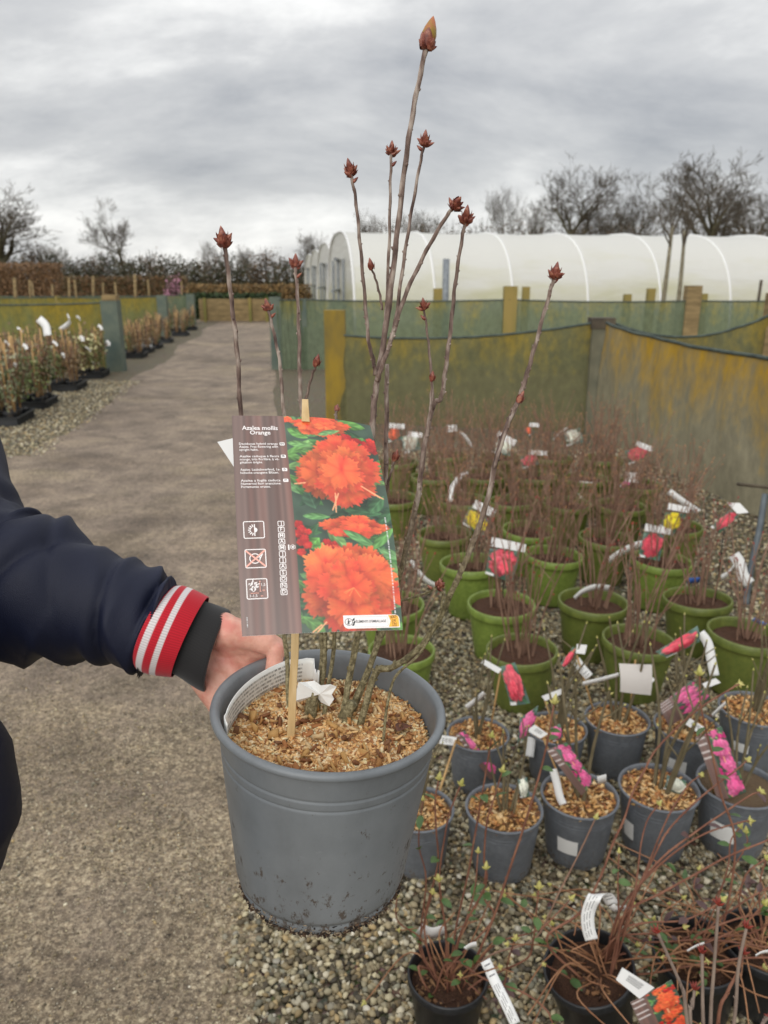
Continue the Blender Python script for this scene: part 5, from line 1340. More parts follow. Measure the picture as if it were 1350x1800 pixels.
# ------------------------------------------------------------------ THE HELD POT: pot, chips and azalea stems
RIM_C = P(579, 1236, .728); POT_B = P(563, 1531, .786)
AX = (RIM_C - POT_B).normalized(); HS = .1107
hero = thing('potted_azalea', POT_B, 'grey plastic pot with a tall budding azalea held up in one hand', 'potted plant')
HT = frame_z(AX, POT_B)
hpot = MB().lathe([(r * HS, z * HS * (RIM_C - POT_B).length / (.2005 / .1104 * HS)) for r, z in pot_prof('grey')], 128, HT).build('pot', HEROP, hero)
HZ = (RIM_C - POT_B).length
def HP(x, y, z): return HT @ Vector((x, y, z))         # place in the pot's own frame, z up from its foot
# soil level inside
ZL = HZ - .031
sd_ = soil_disc(.0955, -.0015, 4, .003, 24); sd_.v = [HP(v[0], v[1], ZL + v[2] + .004 * (1 - (math.hypot(v[0], v[1]) / .095) ** 2)) for v in sd_.v]
sd_.build('compost', M('chip_bed', L(150, 104, 64), L(206, 158, 104), 150, .95, .8, 220, .004), hero)
V, F, C = chips_np(9000, .0950, 0, .0010, .0038, 77, [(226, 184, 128), (212, 166, 108), (236, 204, 156), (190, 138, 88), (242, 220, 180), (160, 108, 66), (220, 174, 116)], lambda q: .0065 * (1 - (q / .0945) ** 2) + .0012 * np.sin(q * 160))
V = np.array([HP(*v) for v in (V + np.array([0, 0, ZL]))]); C = np.minimum(C * 1.08, .9); np_obj('chip_litter', V, F, CHIP, C, hero)['kind'] = 'stuff'
_cm = []
for k in range(8):
    V, F, C = chips_np(1, .0, 0, .0040 + .0005 * k, .0044 + .0005 * k, 300 + k, [CHIPC[k]]); o_ = np_obj('wood_chip', V - V.mean(0), F, CHIP, C)
    _cm.append(o_.data); bpy.data.objects.remove(o_)
R_ = random.Random(9)
for i in range(200):
    a = R_.uniform(0, 6.28); q = .090 * math.sqrt(R_.uniform(0, 1)); ss = R_.uniform(.45, .95) * (1.15 if q > .075 else 1)
    c = link('wood_chip', _cm[i % 8], None, hero, smooth=False)
    c.location = HP(q * math.cos(a), q * math.sin(a), ZL + .0080 * (1 - (q / .0945) ** 2) + R_.uniform(.001, .004)) - POT_B
    c.rotation_euler = (R_.uniform(-.5, .5), R_.uniform(-.5, .5), R_.uniform(0, 6.28)); c.scale = (ss, ss * R_.uniform(.7, 1.5), ss)
# soil clinging to the foot
V, F, C = chips_np(420, 1, 0, .0008, .0026, 41, [(60, 44, 32), (86, 64, 46), (40, 32, 26), (140, 124, 104)])
cen = V.reshape(-1, 8, 3).mean(1); loc = V.reshape(-1, 8, 3) - cen[:, None]
an = nr.uniform(3.5, 6.6, 420) if True else 0; zz = np.abs(nr.normal(0, .006, 420)); rr_ = (.0812 + .02 * zz) * HS / .1104
new = np.stack([rr_ * np.cos(an), rr_ * np.sin(an), zz], 1)
V = (loc + new[:, None]).reshape(-1, 3); V = np.array([HP(*v) for v in V]); np_obj('clinging_soil', V, F, M_attr('soil_crumb', .9), C, hero)['kind'] = 'stuff'

def bark_mat():
    m, nt, b, out = new_mat('azalea_bark'); v = coords(nt, 'Object')
    sep = nt.nodes.new('ShaderNodeSeparateXYZ'); nt.links.new(v, sep.inputs[0])
    n1 = noise(nt, v, 230, 6, .72); n2 = noise(nt, v, 60, 4, .6); n3 = noise(nt, coords(nt, 'Object', (1, 1, .35)), 150, 4)
    old = ramp(nt, n1, [(.34, L(62, 54, 36)), (.50, L(122, 112, 80)), (.66, L(172, 162, 128))])
    yng = ramp(nt, n3, [(.34, L(78, 60, 54)), (.50, L(126, 106, 96)), (.66, L(178, 164, 152))])
    # older, lichen-grey bark low on the plant, dark young wood above
    zz = nt.nodes.new('ShaderNodeMapRange'); zz.inputs[1].default_value = .30; zz.inputs[2].default_value = .40; nt.links.new(math_(nt, 'MULTIPLY_ADD', n2, .10, math_(nt, 'ADD', sep.outputs['Z'], -.05)), zz.inputs[0])
    c = mixc(nt, zz.outputs[0], old, yng)
    lich = ramp(nt, n2, [(.62, (0, 0, 0)), (.74, (1, 1, 1))]); c = mixc(nt, math_(nt, 'MULTIPLY', lich, .35), c, L(150, 144, 122))
    nt.links.new(c, b.inputs['Base Color']); b.inputs['Roughness'].default_value = .75
    bump(nt, b, math_(nt, 'ADD', n1, n3), .4, .0010); return m
BARK = bark_mat()
def scale_mat():
    m, nt, b, out = new_mat('bud_scales'); v = coords(nt, 'Object')
    c = ramp(nt, noise(nt, v, 260, 4), [(.3, L(92, 46, 40)), (.5, L(138, 76, 62)), (.7, L(180, 122, 98))])
    nt.links.new(c, b.inputs['Base Color']); b.inputs['Roughness'].default_value = .4; return m
SCALE = scale_mat()
FLB = M('flower_bud', L(150, 122, 40), L(176, 104, 66), 120, .4, lo=.4, hi=.62)
def scale_leaf(mb, T, a, r, z, ln, wd, out_, n=5):
    """one pointed bud scale hugging the bud's side"""
    rows = []
    for i in range(n + 1):
        t = i / n; w = wd * math.sin(math.pi * (.18 + .82 * t)) ** .9; rr = r * (1 + .25 * math.sin(t * 2.6)) + out_ * t * t; h = z + ln * t
        rows.append([T @ Vector((rr * math.cos(a + s * w / max(r, .0004)) , rr * math.sin(a + s * w / max(r, .0004)), h)) for s in (-1, -.5, 0, .5, 1)])
    mb.strip(rows)
def bud_body(mb, T, r, ln, n=9):
    mb.lathe([(0, 0), (.62 * r, .04 * ln), (.95 * r, .22 * ln), (r, .38 * ln), (.80 * r, .60 * ln), (.45 * r, .82 * ln), (.14 * r, .96 * ln), (0, ln)], n, T)
def cluster(parent, p, d, s, seed):
    R = random.Random(seed); mb = MB(); d = d.normalized()
    T = frame_z(d, p - d * .001); bud_body(mb, T, .0030 * s, .0125 * s)
    for k in range(4): scale_leaf(mb, T, k * 1.57 + R.uniform(-.3, .3), .0030 * s, .0005, .0085 * s, .0022 * s, .0008 * s)
    for k in range(R.randint(4, 6)):
        a = k * 1.25 + R.uniform(-.35, .35); e = (T.to_3x3() @ Vector((math.cos(a), math.sin(a), R.uniform(.45, 1.0)))).normalized()
        T2 = frame_z(e, p + e * .0006 - d * R.uniform(0, .003)); l = R.uniform(.007, .0105) * s; bud_body(mb, T2, .0019 * s, l, 7)
        scale_leaf(mb, T2, R.uniform(0, 6), .0020 * s, 0, l * .7, .0014 * s, .0006)
        scale_leaf(mb, T2, R.uniform(0, 6), .0020 * s, 0, l * .6, .0014 * s, .0006)
    mb.build('bud', SCALE, parent)
HC = hero.location
def hstem(pp, Y0, Y1, r0, r1, tip=None, s=1.0, base=None, n=9):
    """pixel path from foot to tip; view plane Y runs from Y0 to Y1"""
    q = px_path(pp, Y0, Y1)
    if base is not None: q = [HP(base[0], base[1], ZL + .002)] + q
    q = smooth_path(q, 7); m = len(q); ph = rng.uniform(0, 6)
    q = [v + Vector((math.sin(i * 1.3 + ph), math.cos(i * 1.1 + ph), 0)) * .0003 for i, v in enumerate(q)]
    rad = [(r0 + (r1 - r0) * i / (m - 1)) * (1 + .07 * math.sin(i * 2.3 + ph)) for i in range(m)]
    if tip: rad[-1] *= 1.15
    rad = [x * .59 for x in rad]
    mb = MB().tube(q, rad, n, wob=.025)
    for i in range(3, m - 2):
        if rng.random() < .42:
            d = (q[i + 1] - q[i]).normalized(); x = d.orthogonal().normalized(); a = rng.uniform(0, 6.28); x = x * math.cos(a) + d.cross(x) * math.sin(a)
            k = rng.uniform(.5, 1.0); mb.lathe([(rad[i] * .8 * k, 0), (rad[i] * .75 * k, rad[i] * .5), (rad[i] * .3 * k, rad[i] * 1.0), (0, rad[i] * 1.2)], 6, frame_z(x + d * .7, q[i] + x * rad[i] * .6))
    o = mb.build('stem', BARK, hero)
    dd = q[-1] - q[-3]
    if tip == 'cluster': cluster(o, q[-1], dd, s * 1.06, rng.randint(0, 999))
    elif tip == 'small':
        b = MB(); T = frame_z(dd, q[-1] - dd.normalized() * .001); bud_body(b, T, .0022 * s, .0095 * s, 8)
        for k in range(3): scale_leaf(b, T, k * 2.1, .0022 * s, 0, .006 * s, .0017 * s, .0006)
        b.build('bud', SCALE, o)
    elif tip == 'big':
        b = MB(); T = frame_z(dd, q[-1] + dd.normalized() * .003); bud_body(b, T, .0060, .0215, 12); b.build('flower_bud', FLB, o)
        b = MB(); T = frame_z(dd, q[-1] - dd.normalized() * .0005)
        for k in range(7): scale_leaf(b, T, k * .9, .0050, .0005 + .0010 * (k % 3), .0085 + .002 * (k % 3), .0036, .0008)
        for k in range(6):
            a = k * 1.05; e = (T.to_3x3() @ Vector((math.cos(a), math.sin(a), .55 + .3 * (k % 2)))).normalized(); T2 = frame_z(e, q[-1] + e * .001); bud_body(b, T2, .0022, .0085, 7)
        b.build('bud', SCALE, o)
    # side bud a little under the tip
    if tip in ('cluster',) and rng.random() < .7:
        i = m - 4; d = (q[i + 1] - q[i]).normalized(); x = Vector((rng.choice((-1, 1)), 0, .9)).normalized(); b = MB(); bud_body(b, frame_z(x, q[i]), .0015, .0065, 7); b.build('bud', SCALE, o)
    return o
Yb_ = HP(0, 0, ZL).y + .012
hstem([(628, 1118), (640, 1060), (650, 900), (655, 745), (660, 690), (668, 640), (683, 540), (697, 420), (712, 290), (728, 185), (748, 88)], Yb_ + .02, Yb_ + .035, .0056, .0034, 'big', base=(.012, .012))
hstem([(664, 650), (672, 620), (678, 560), (684, 430), (686, 330), (688, 268)], Yb_ + .045, Yb_ + .05, .0030, .0019, 'cluster', .82)
hstem([(668, 655), (680, 620), (694, 570), (708, 470), (722, 380), (738, 290), (746, 252)], Yb_ + .03, Yb_ + .015, .0032, .0019, 'cluster', .85)
hstem([(660, 660), (656, 632), (648, 600), (641, 520), (633, 430), (625, 350), (616, 303)], Yb_ + .02, Yb_ + .005, .0030, .0021, 'cluster', .9)
hstem([(662, 670), (672, 642), (690, 590), (712, 520), (750, 440), (785, 380), (799, 364)], Yb_ + .015, Yb_ - .005, .0036, .0024, 'cluster', .95)
hstem([(670, 1118), (700, 1020), (715, 960), (735, 870), (745, 790), (762, 712), (775, 700), (783, 650), (793, 570), (800, 500), (812, 420), (819, 386)], Yb_ + .03, Yb_ + .01, .0052, .0022, 'cluster', .95, base=(.018, .020))
hstem([(762, 720), (757, 645), (752, 593), (745, 540)], Yb_ + .02, Yb_ + .02, .0022, .0015, 'cluster', .7)
hstem([(756, 740), (757, 700), (760, 668)], Yb_ + .012, Yb_ + .010, .0018, .0013, 'small', 1.0)
hstem([(660, 1184), (690, 1173), (737, 1139), (772, 1088), (793, 1042), (823, 975), (854, 889), (875, 797), (893, 745), (911, 705), (925, 662), (940, 610), (965, 520), (975, 486)], Yb_ + .0, Yb_ - .02, .0058, .0024, 'cluster', .95, base=(.030, .006))
hstem([(868, 822), (884, 775), (898, 735), (912, 706)], Yb_ - .018, Yb_ - .022, .0026, .0019, 'small', 1.15)
hstem([(500, 1118), (470, 1000), (440, 850), (424, 735), (417, 620), (408, 540), (400, 470), (394, 428)], Yb_ + .045, Yb_ + .02, .0042, .0030, 'cluster', 1.15, base=(-.040, .025))
hstem([(566, 1120), (530, 900), (500, 730), (492, 640), (480, 580), (472, 544)], Yb_ + .05, Yb_ + .06, .0036, .0022, 'cluster', .85, base=(-.018, .030))
hstem([(572, 1120), (550, 900), (529, 705), (526, 600), (523, 520), (519, 468)], Yb_ + .035, Yb_ + .04, .0040, .0023, 'cluster', .9, base=(-.012, .024))
hstem([(530, 735), (538, 700), (548, 662), (556, 642)], Yb_ + .03, Yb_ + .02, .0024, .0017, 'small', 1.25)
hstem([(588, 1118), (592, 900), (591, 740), (592, 722)], Yb_ + .03, Yb_ + .03, .0040, .0016, 'small', .9, base=(-.006, .014))
hstem([(672, 545), (668, 520), (660, 490), (653, 472)], Yb_ + .04, Yb_ + .04, .0020, .0015, 'small', 1.1)
hstem([(676, 890), (682, 850), (688, 828), (694, 808)], Yb_ + .02, Yb_ + .01, .0024, .0017, 'small', 1.2)
hstem([(664, 1118), (676, 900), (679, 760), (680, 640)], Yb_ + .04, Yb_ + .045, .0046, .0032, None, base=(.022, .026))
hstem([(690, 1058), (705, 1056), (745, 1044), (770, 1030)], Yb_ + .01, Yb_ - .005, .0020, .0018, 'cluster', .7)
hstem([(690, 1200), (735, 1152), (765, 1100), (778, 1052), (774, 1030)], Yb_ - .02, Yb_ - .006, .0023, .0018, 'small', .9, base=(.052, -.020))
# stout cut stubs and a dry curl at the foot
st_ = MB().tube(smooth_path([HP(-.018, .012, ZL - .002), HP(-.018, .014, ZL + .016), HP(-.016, .016, ZL + .034)], 4), [.0066, .0066, .0064, .0062, .006, .0058, .0057, .0056, .0055], 10, wob=.1); st_.build('stub', BARK, hero)
st_ = MB().tube(smooth_path([HP(.012, .010, ZL - .002), HP(.016, .012, ZL + .012), HP(.022, .012, ZL + .026)], 4), [.0082, .0080, .0076, .0070, .0066, .006, .0056, .0052, .0048], 10, wob=.1); st_.build('stub', BARK, hero)
dl = MB(); leaflet(dl, HP(.060, -.008, ZL + .012), Vector((-.6, .2, .7)), .016, .005); leaflet(dl, HP(.078, .010, ZL + .006), Vector((-.4, -.6, .3)), .022, .008)
dl.build('dry_leaf', M('dry_leaf', L(74, 42, 30), L(120, 70, 44), 60, .7), hero)

# ------------------------------------------------------------------ THE CARD on its split stick
CW, CH = .120, .193
TL_, TR_, BR_, BL_ = P(407.5, 730.5, .656), P(651, 739.5, .659), P(708, 1107, .583), P(425.5, 1118.5, .582)
def card_at(u, v, off=0.0):
    """u from the left, v from the top"""
    u = np.asarray(u, float); v = np.asarray(v, float)
    a, b, c, d = [np.array(x) for x in (TL_, TR_, BR_, BL_)]
    p = a * ((1 - u) * (1 - v))[..., None] + b * (u * (1 - v))[..., None] + c * (u * v)[..., None] + d * ((1 - u) * v)[..., None]
    n = np.cross(b - a, d - a); n /= np.linalg.norm(n)
    if n[1] > 0: n = -n
    ex = np.array(TR_ - TL_) / CW
    corner = np.clip(u - .55, 0, 1) ** 2 * np.clip(.62 - v, 0, 1) ** 2
    h = .0035 * np.sin(np.pi * np.clip(v, 0, 1)) + .0025 * np.sin(np.pi * np.clip(u, 0, 1)) - corner * .11
    # the right edge bows outwards half-way down, as in a sprung card
    return p + n * (h + off)[..., None] + ex * (.0042 * np.sin(np.pi * np.clip(v, 0, 1)) * np.clip(u, 0, 1))[..., None]
card_c = Vector(card_at(np.array(.5), np.array(.5)))
card = thing('information_card', card_c, 'big plant card with orange azalea picture and brown text panel on the held pot', 'plant label')
NU, NV = 336, 540
uu, vv = np.meshgrid(np.linspace(0, 1, NU), np.linspace(0, 1, NV))
col = azalea_card(NU, NV, CW, CH, ORANGE, 12)
col = col * .95 + .016
# worn micro-print down the right edge
rm = np.random.default_rng(2)
for j in range(int(NV * .50), int(NV * .93)):
    if rm.uniform() < .62:
        i = int(NU * (.958 - .0 * j)); col[j, i:i + 3] = col[j, i:i + 3] * .3 + .55
for j in range(int(NV * .925), int(NV * .965)):
    if rm.uniform() < .6: col[j, 12:14] = .55
CARDP = M_attr('glossy_card', .28, spec=.5)
np_obj('printed_face', card_at(uu, vv).reshape(-1, 3), grid_faces(NU, NV), CARDP, col.reshape(-1, 3), card, True)
ub, vb = np.meshgrid(np.linspace(0, 1, 40), np.linspace(0, 1, 60))
np_obj('back_face', card_at(ub, vb, np.full(ub.shape, -.0005)).reshape(-1, 3), grid_faces(40, 60), WHITE, None, card, True)
INKW = M('white_print', L(244, 238, 236), rough=.4); INKD = M('dark_print', L(44, 48, 50), rough=.4); INKR = M('salmon_print', L(240, 176, 160), rough=.4); INKG = M('grey_outline', L(206, 208, 206), rough=.4); AMB = M('amber_print', L(250, 186, 70), rough=.4); INKB = M('brown_print', L(132, 84, 28), rough=.4); INKT = M('brown_panel', L(118, 98, 92), rough=.4)
class Ink:
    def __init__(s, off): s.mb = MB(); s.off = off
    def poly(s, pts):                               # card coordinates (u, v)
        a = np.array(pts, float); q = card_at(a[:, 0], a[:, 1], np.full(len(a), s.off)); s.mb.add([tuple(x) for x in q], [tuple(range(len(a)))])
    def rect(s, u0, v0, u1, v1, r=0.0):
        if not r: return s.poly([(u0, v0), (u1, v0), (u1, v1), (u0, v1)])
        s.poly(rrect(u0, v0, u1, v1, r))
    def ring(s, outer, inner):
        n = len(outer)
        a = np.array(outer + inner, float); q = card_at(a[:, 0], a[:, 1], np.full(len(a), s.off))
        s.mb.add([tuple(x) for x in q], [(i, (i + 1) % n, n + (i + 1) % n, n + i) for i in range(n)])
    def frame(s, u0, v0, u1, v1, r, w): s.ring(rrect(u0, v0, u1, v1, r), rrect(u0 + w, v0 + w * CW / CH, u1 - w, v1 - w * CW / CH, max(r - w, .001)))
    def line(s, u0, v0, u1, v1, w):
        a, b = Vector((u0 * CW, v0 * CH)), Vector((u1 * CW, v1 * CH)); d = (b - a).normalized(); n = Vector((-d.y, d.x)) * w * CW / 2
        s.poly([((p.x) / CW, (p.y) / CH) for p in (a + n, b + n, b - n, a - n)])
    def disc(s, u, v, r, a0=0, a1=360, n=24):
        s.poly([(u + r * math.cos(math.radians(a0 + (a1 - a0) * i / n)), v + r * CW / CH * math.sin(math.radians(a0 + (a1 - a0) * i / n))) for i in range(n + (0 if a1 - a0 == 360 else 1))])
    def circ(s, u, v, r, w, n=28):
        f = lambda q: [(u + q * math.cos(6.2832 * i / n), v + q * CW / CH * math.sin(6.2832 * i / n)) for i in range(n)]
        s.ring(f(r), f(r - w))
    def text(s, body, u0, v, h, u1=None, align='LEFT', just=False, bold=0.0):
        c = bpy.data.curves.new('text', 'FONT'); c.body = body; c.size = 1.0; c.offset = bold; c.resolution_u = 2
        o = bpy.data.objects.new('text', c); me = bpy.data.meshes.new_from_object(o)
        vs = np.array([x.co[:] for x in me.vertices]); fs = [tuple(p.vertices) for p in me.polygons]
        bpy.data.objects.remove(o); bpy.data.curves.remove(c); bpy.data.meshes.remove(me)
        if not len(vs): return
        w = vs[:, 0].max() - vs[:, 0].min(); k = h / .72 * CH / CW         # cap height h (in v) -> u per unit
        x0 = vs[:, 0].min()
        if just and u1: kx = (u1 - u0) / w
        else: kx = k
        if align == 'CENTER': ustart = (u0 + u1) / 2 - w * kx / 2
        else: ustart = u0
        U = ustart + (vs[:, 0] - x0) * kx; V = v - vs[:, 1] * h / .72
        q = card_at(U, V, np.full(len(U), s.off)); s.mb.add([tuple(x) for x in q], fs)
    def build(s, name, mat):
        o = s.mb.build(name, mat, card, smooth=False); return o
def rrect(u0, v0, u1, v1, r, n=4):
    k = CW / CH; pts = []
    for (cx, cy, a) in ((u1 - r, v1 - r * k, 0), (u0 + r, v1 - r * k, 90), (u0 + r, v0 + r * k, 180), (u1 - r, v0 + r * k, 270)):
        for i in range(n + 1):
            t = math.radians(a + 90 * i / n); pts.append((cx + r * math.cos(t), cy + r * k * math.sin(t)))
    return pts
w1 = Ink(.00025)
w1.text('Azalea mollis', .09, .075, .0215, .302, 'CENTER', bold=.018); w1.text('Orange', .09, .099, .0215, .302, 'CENTER', bold=.018)
BL = [(.152, ['Deciduous hybrid orange', 'Azalea. Free flowering with', 'upright habit.']), (.215, ['Azalée caduque à fleurs', 'orange, très florifère, à vé-', 'gétation érigée.']), (.281, ['Azalee. Laubabwerfend, 1a-', 'hübsche orangene Blüten.']), (.334, ['Azalea a foglia caduca.', 'Numerosi fiori arancione.', 'Portamento eretto.'])]
for (v, ls) in BL:
    for j, t in enumerate(ls):
        last = (j == len(ls) - 1)
        w1.text(t, .043, v + j * .0150, .0112, .312, just=not last, bold=.012)
w1.build('lettering', INKW)
w2 = Ink(.00022)
for (v, _) in BL: w2.rect(.325, v - .0125, .360, v + .0035, .006)
w2.build('language_badge', INKW)
d1 = Ink(.0004)
for (v, _), t in zip(BL, ('EN', 'FR', 'D', 'IT')): d1.text(t, .325, v - .001, .0088, .360, 'CENTER', bold=.01)
d1.build('badge_lettering', INKD)
ic = Ink(.00025); icr = Ink(.00032)
boxes = [(.043, .518, .180, .596), (.044, .642, .180, .724), (.042, .768, .178, .854)]
for b in boxes: ic.frame(*b, .012, .0065)
# half sun
cu, cv = .116, .558
for k in range(9):
    a = math.radians(90 + k * 22.5); ic.line(cu + .024 * math.cos(a), cv + .024 * CW / CH * math.sin(a), cu + .043 * math.cos(a), cv + .043 * CW / CH * math.sin(a), .007)
ic.disc(cu, cv, .018, -90, 90); ic.line(cu, cv - .024, cu, cv + .024, .006); 
# crossed-out leaf
cu, cv = .108, .683; ic.circ(cu, cv, .036, .0065); ic.line(cu + .034, cv, cu + .050, cv - .020, .006); ic.line(cu - .02, cv + .014, cu + .045, cv - .016, .005)
icr.line(.050, .648, .174, .718, .011); icr.line(.174, .648, .050, .718, .011)
# shrub with its height and spread
Rb = random.Random(4)
for k in range(34):
    a = Rb.uniform(0, 6.28); q = math.sqrt(Rb.uniform(0, 1)); u = .088 + .032 * q * math.cos(a); v = .804 + .022 * q * math.sin(a); t = Rb.uniform(-1.4, -.2)
    ic.poly([(u, v), (u + .011 * math.cos(t) + .004, v + .011 * CW / CH * math.sin(t)), (u + .019 * math.cos(t), v + .019 * CW / CH * math.sin(t)), (u + .011 * math.cos(t) - .004, v + .011 * CW / CH * math.sin(t) - .002)])
icr.line(.130, .780, .130, .822, .004); icr.line(.125, .780, .137, .780, .004); icr.line(.125, .822, .137, .822, .004); ic.text('1,5', .139, .800, .0115, bold=.01); icr.text('m', .145, .822, .0095, bold=.02)
icr.line(.068, .829, .120, .829, .004); ic.text('1-1,5', .064, .845, .0115, bold=.01); icr.text('m', .132, .845, .0095, bold=.02)
# months and the flower mark
mon = 'JFMAMJJASOND'
for k, ch in enumerate(mon):
    v0 = .520 + k * .02705; u0 = .266 - .0009 * k
    ic.frame(u0, v0, u0 + .043, v0 + .0245, .008, .0048); ic.text(ch, u0, v0 + .0182, .0155, u0 + .043, 'CENTER', bold=.022)
v0 = .520 + 4.35 * .02705
ic.line(.326, v0 - .011, .326, v0 + .013, .009)
for k in range(6): a = math.radians(60 * k + 30); ic.circ(.352 + .011 * math.cos(a), v0 + .011 * CW / CH * math.sin(a), .0075, .0032, 10)
ic.disc(.352, v0, .004)
ic.build('pictograms', INKW); icr.build('pictogram_accents', INKR)
# recycling strip
st = Ink(.00022); u0, v0, u1, v1 = .635, .935, .985, .990
k_ = CW / CH
def strip_shape(u0, v0, u1, v1, r):
    pts = [(u0, v0)] + [(u1 - r + r * math.cos(math.radians(t)), v0 + r * k_ + r * k_ * math.sin(math.radians(t))) for t in (-90, -68, -45, -22, 0)] + [(u1, v1)] + [(u0 + r + r * math.cos(math.radians(t)), v1 - r * k_ + r * k_ * math.sin(math.radians(t))) for t in (90, 112, 135, 158, 180)]
    return pts
st.poly(strip_shape(u0, v0, u1, v1, .030)); st.build('sorting_strip', INKW)
am = Ink(.00034); am.poly([(.915, .9375), (.965, .9375), (.975, .942), (.980, .950), (.980, .9865), (.915, .9865), (.928, .962)]); am.build('amber_flag', AMB)
bk = Ink(.00034); cu, cv = .668, .9625
bk.circ(cu, cv, .0245, .0028); bk.disc(cu - .002, cv - .0085, .0042, n=12)
bk.poly([(cu - .006, cv - .005), (cu + .003, cv - .005), (cu + .004, cv + .003), (cu + .001, cv + .011), (cu - .003, cv + .011), (cu - .003, cv + .004), (cu - .007, cv + .011), (cu - .011, cv + .010), (cu - .006, cv + .002)])
bk.line(cu + .003, cv - .002, cu + .013, cv - .004, .0035)
for a in (-35, 5, 45):
    t = math.radians(a); x, y = cu + .026 * math.cos(t) + .006, cv + .026 * k_ * math.sin(t)
    bk.poly([(x - .007, y + .004), (x + .004, y - .006), (x + .011, y - .0045), (x + .006, y + .0045)])
bk.text("ÉLÉMENTS D'EMBALLAGE", .714, .9665, .0105, .900, just=True, bold=.008); bk.build('strip_lettering', INKD)
ol = Ink(.00030); ol.frame(.703, .9415, .912, .9845, .012, .0022); ol.build('strip_outline', INKG)
br = Ink(.00046); br.text('BAC', .926, .952, .0100, .972, 'CENTER', bold=.02); br.text('DE', .926, .9655, .0100, .972, 'CENTER', bold=.02); br.text('TRI', .926, .979, .0100, .972, 'CENTER', bold=.02)
br.line(.934, .941, .966, .941, .004); br.line(.934, .983, .966, .983, .004); br.build('flag_lettering', INKB)
# the stick: split tip gripping the card's top edge, foot in the chips
SB = G(510, 1312, HP(0, -.07, ZL).z + .002); 
top_c = Vector(card_at(np.array(.53), np.array(.0)))
def stick():
    b = MB(); w, d = .0068, .0040
    foot_ = SB; tipb = P(537, 702, .6565)
    ax = (tipb - foot_).normalized(); x = Vector((1, 0, 0)); x = (x - ax * x.dot(ax)).normalized(); y = ax.cross(x)
    if y.y < 0: y = -y
    # rear half, full length
    rows = []
    for t in np.linspace(0, 1, 12):
        c = foot_.lerp(tipb, float(t)); c = c + y * (.0028 if t > .9 else .0026)
        k = 1 - .30 * max(0, t - .95) / .05; e = .0003 * math.sin(t * 30)
        rows.append([c + x * (sx * w / 2 * k + e) + y * sy * d / 2 for sx, sy in ((-1, -1), (1, -1), (1, 1), (-1, 1))])
    b.strip(rows, closed=True); n = len(b.v); b.f.append((n - 4, n - 3, n - 2, n - 1)); b.f.append((3, 2, 1, 0))
    b.build('shaft', STICK, card, smooth=False)
    f = MB(); rows = []
    a0 = Vector(card_at(np.array(.530), np.array(.026), np.array(.0006)))
    for t in np.linspace(0, 1, 5):
        c = a0.lerp(tipb - y * .0012, float(t)) - y * .0016
        rows.append([c + x * sx * w / 2 * (1 - .25 * t) + y * sy * .0011 for sx, sy in ((-1, -1), (1, -1), (1, 1), (-1, 1))])
    f.strip(rows, closed=True); n = len(f.v); f.f.append((n - 4, n - 3, n - 2, n - 1)); f.f.append((3, 2, 1, 0))
    f.build('split_tip', STICK, card, smooth=False)
STICK = M('split_stick', L(196, 164, 112), L(226, 198, 150), 90, .6, .3, 200, .001, stretch=(1, 1, .06))
stick()
# folded white flap behind the card on the left, and the pale slip at its top edge
fl = [P(382, 777, .685), P(411, 770, .67), P(416, 828, .66)]
tag(MB().add(fl + [v + Vector((0, .0006, 0)) for v in fl], [(0, 1, 2), (5, 4, 3), (0, 3, 4, 1), (1, 4, 5, 2), (2, 5, 3, 0)]).build('folded_slip', WHITE, smooth=False, origin=fl[0]), 'white folded slip sticking out left behind the big card', 'plant label')

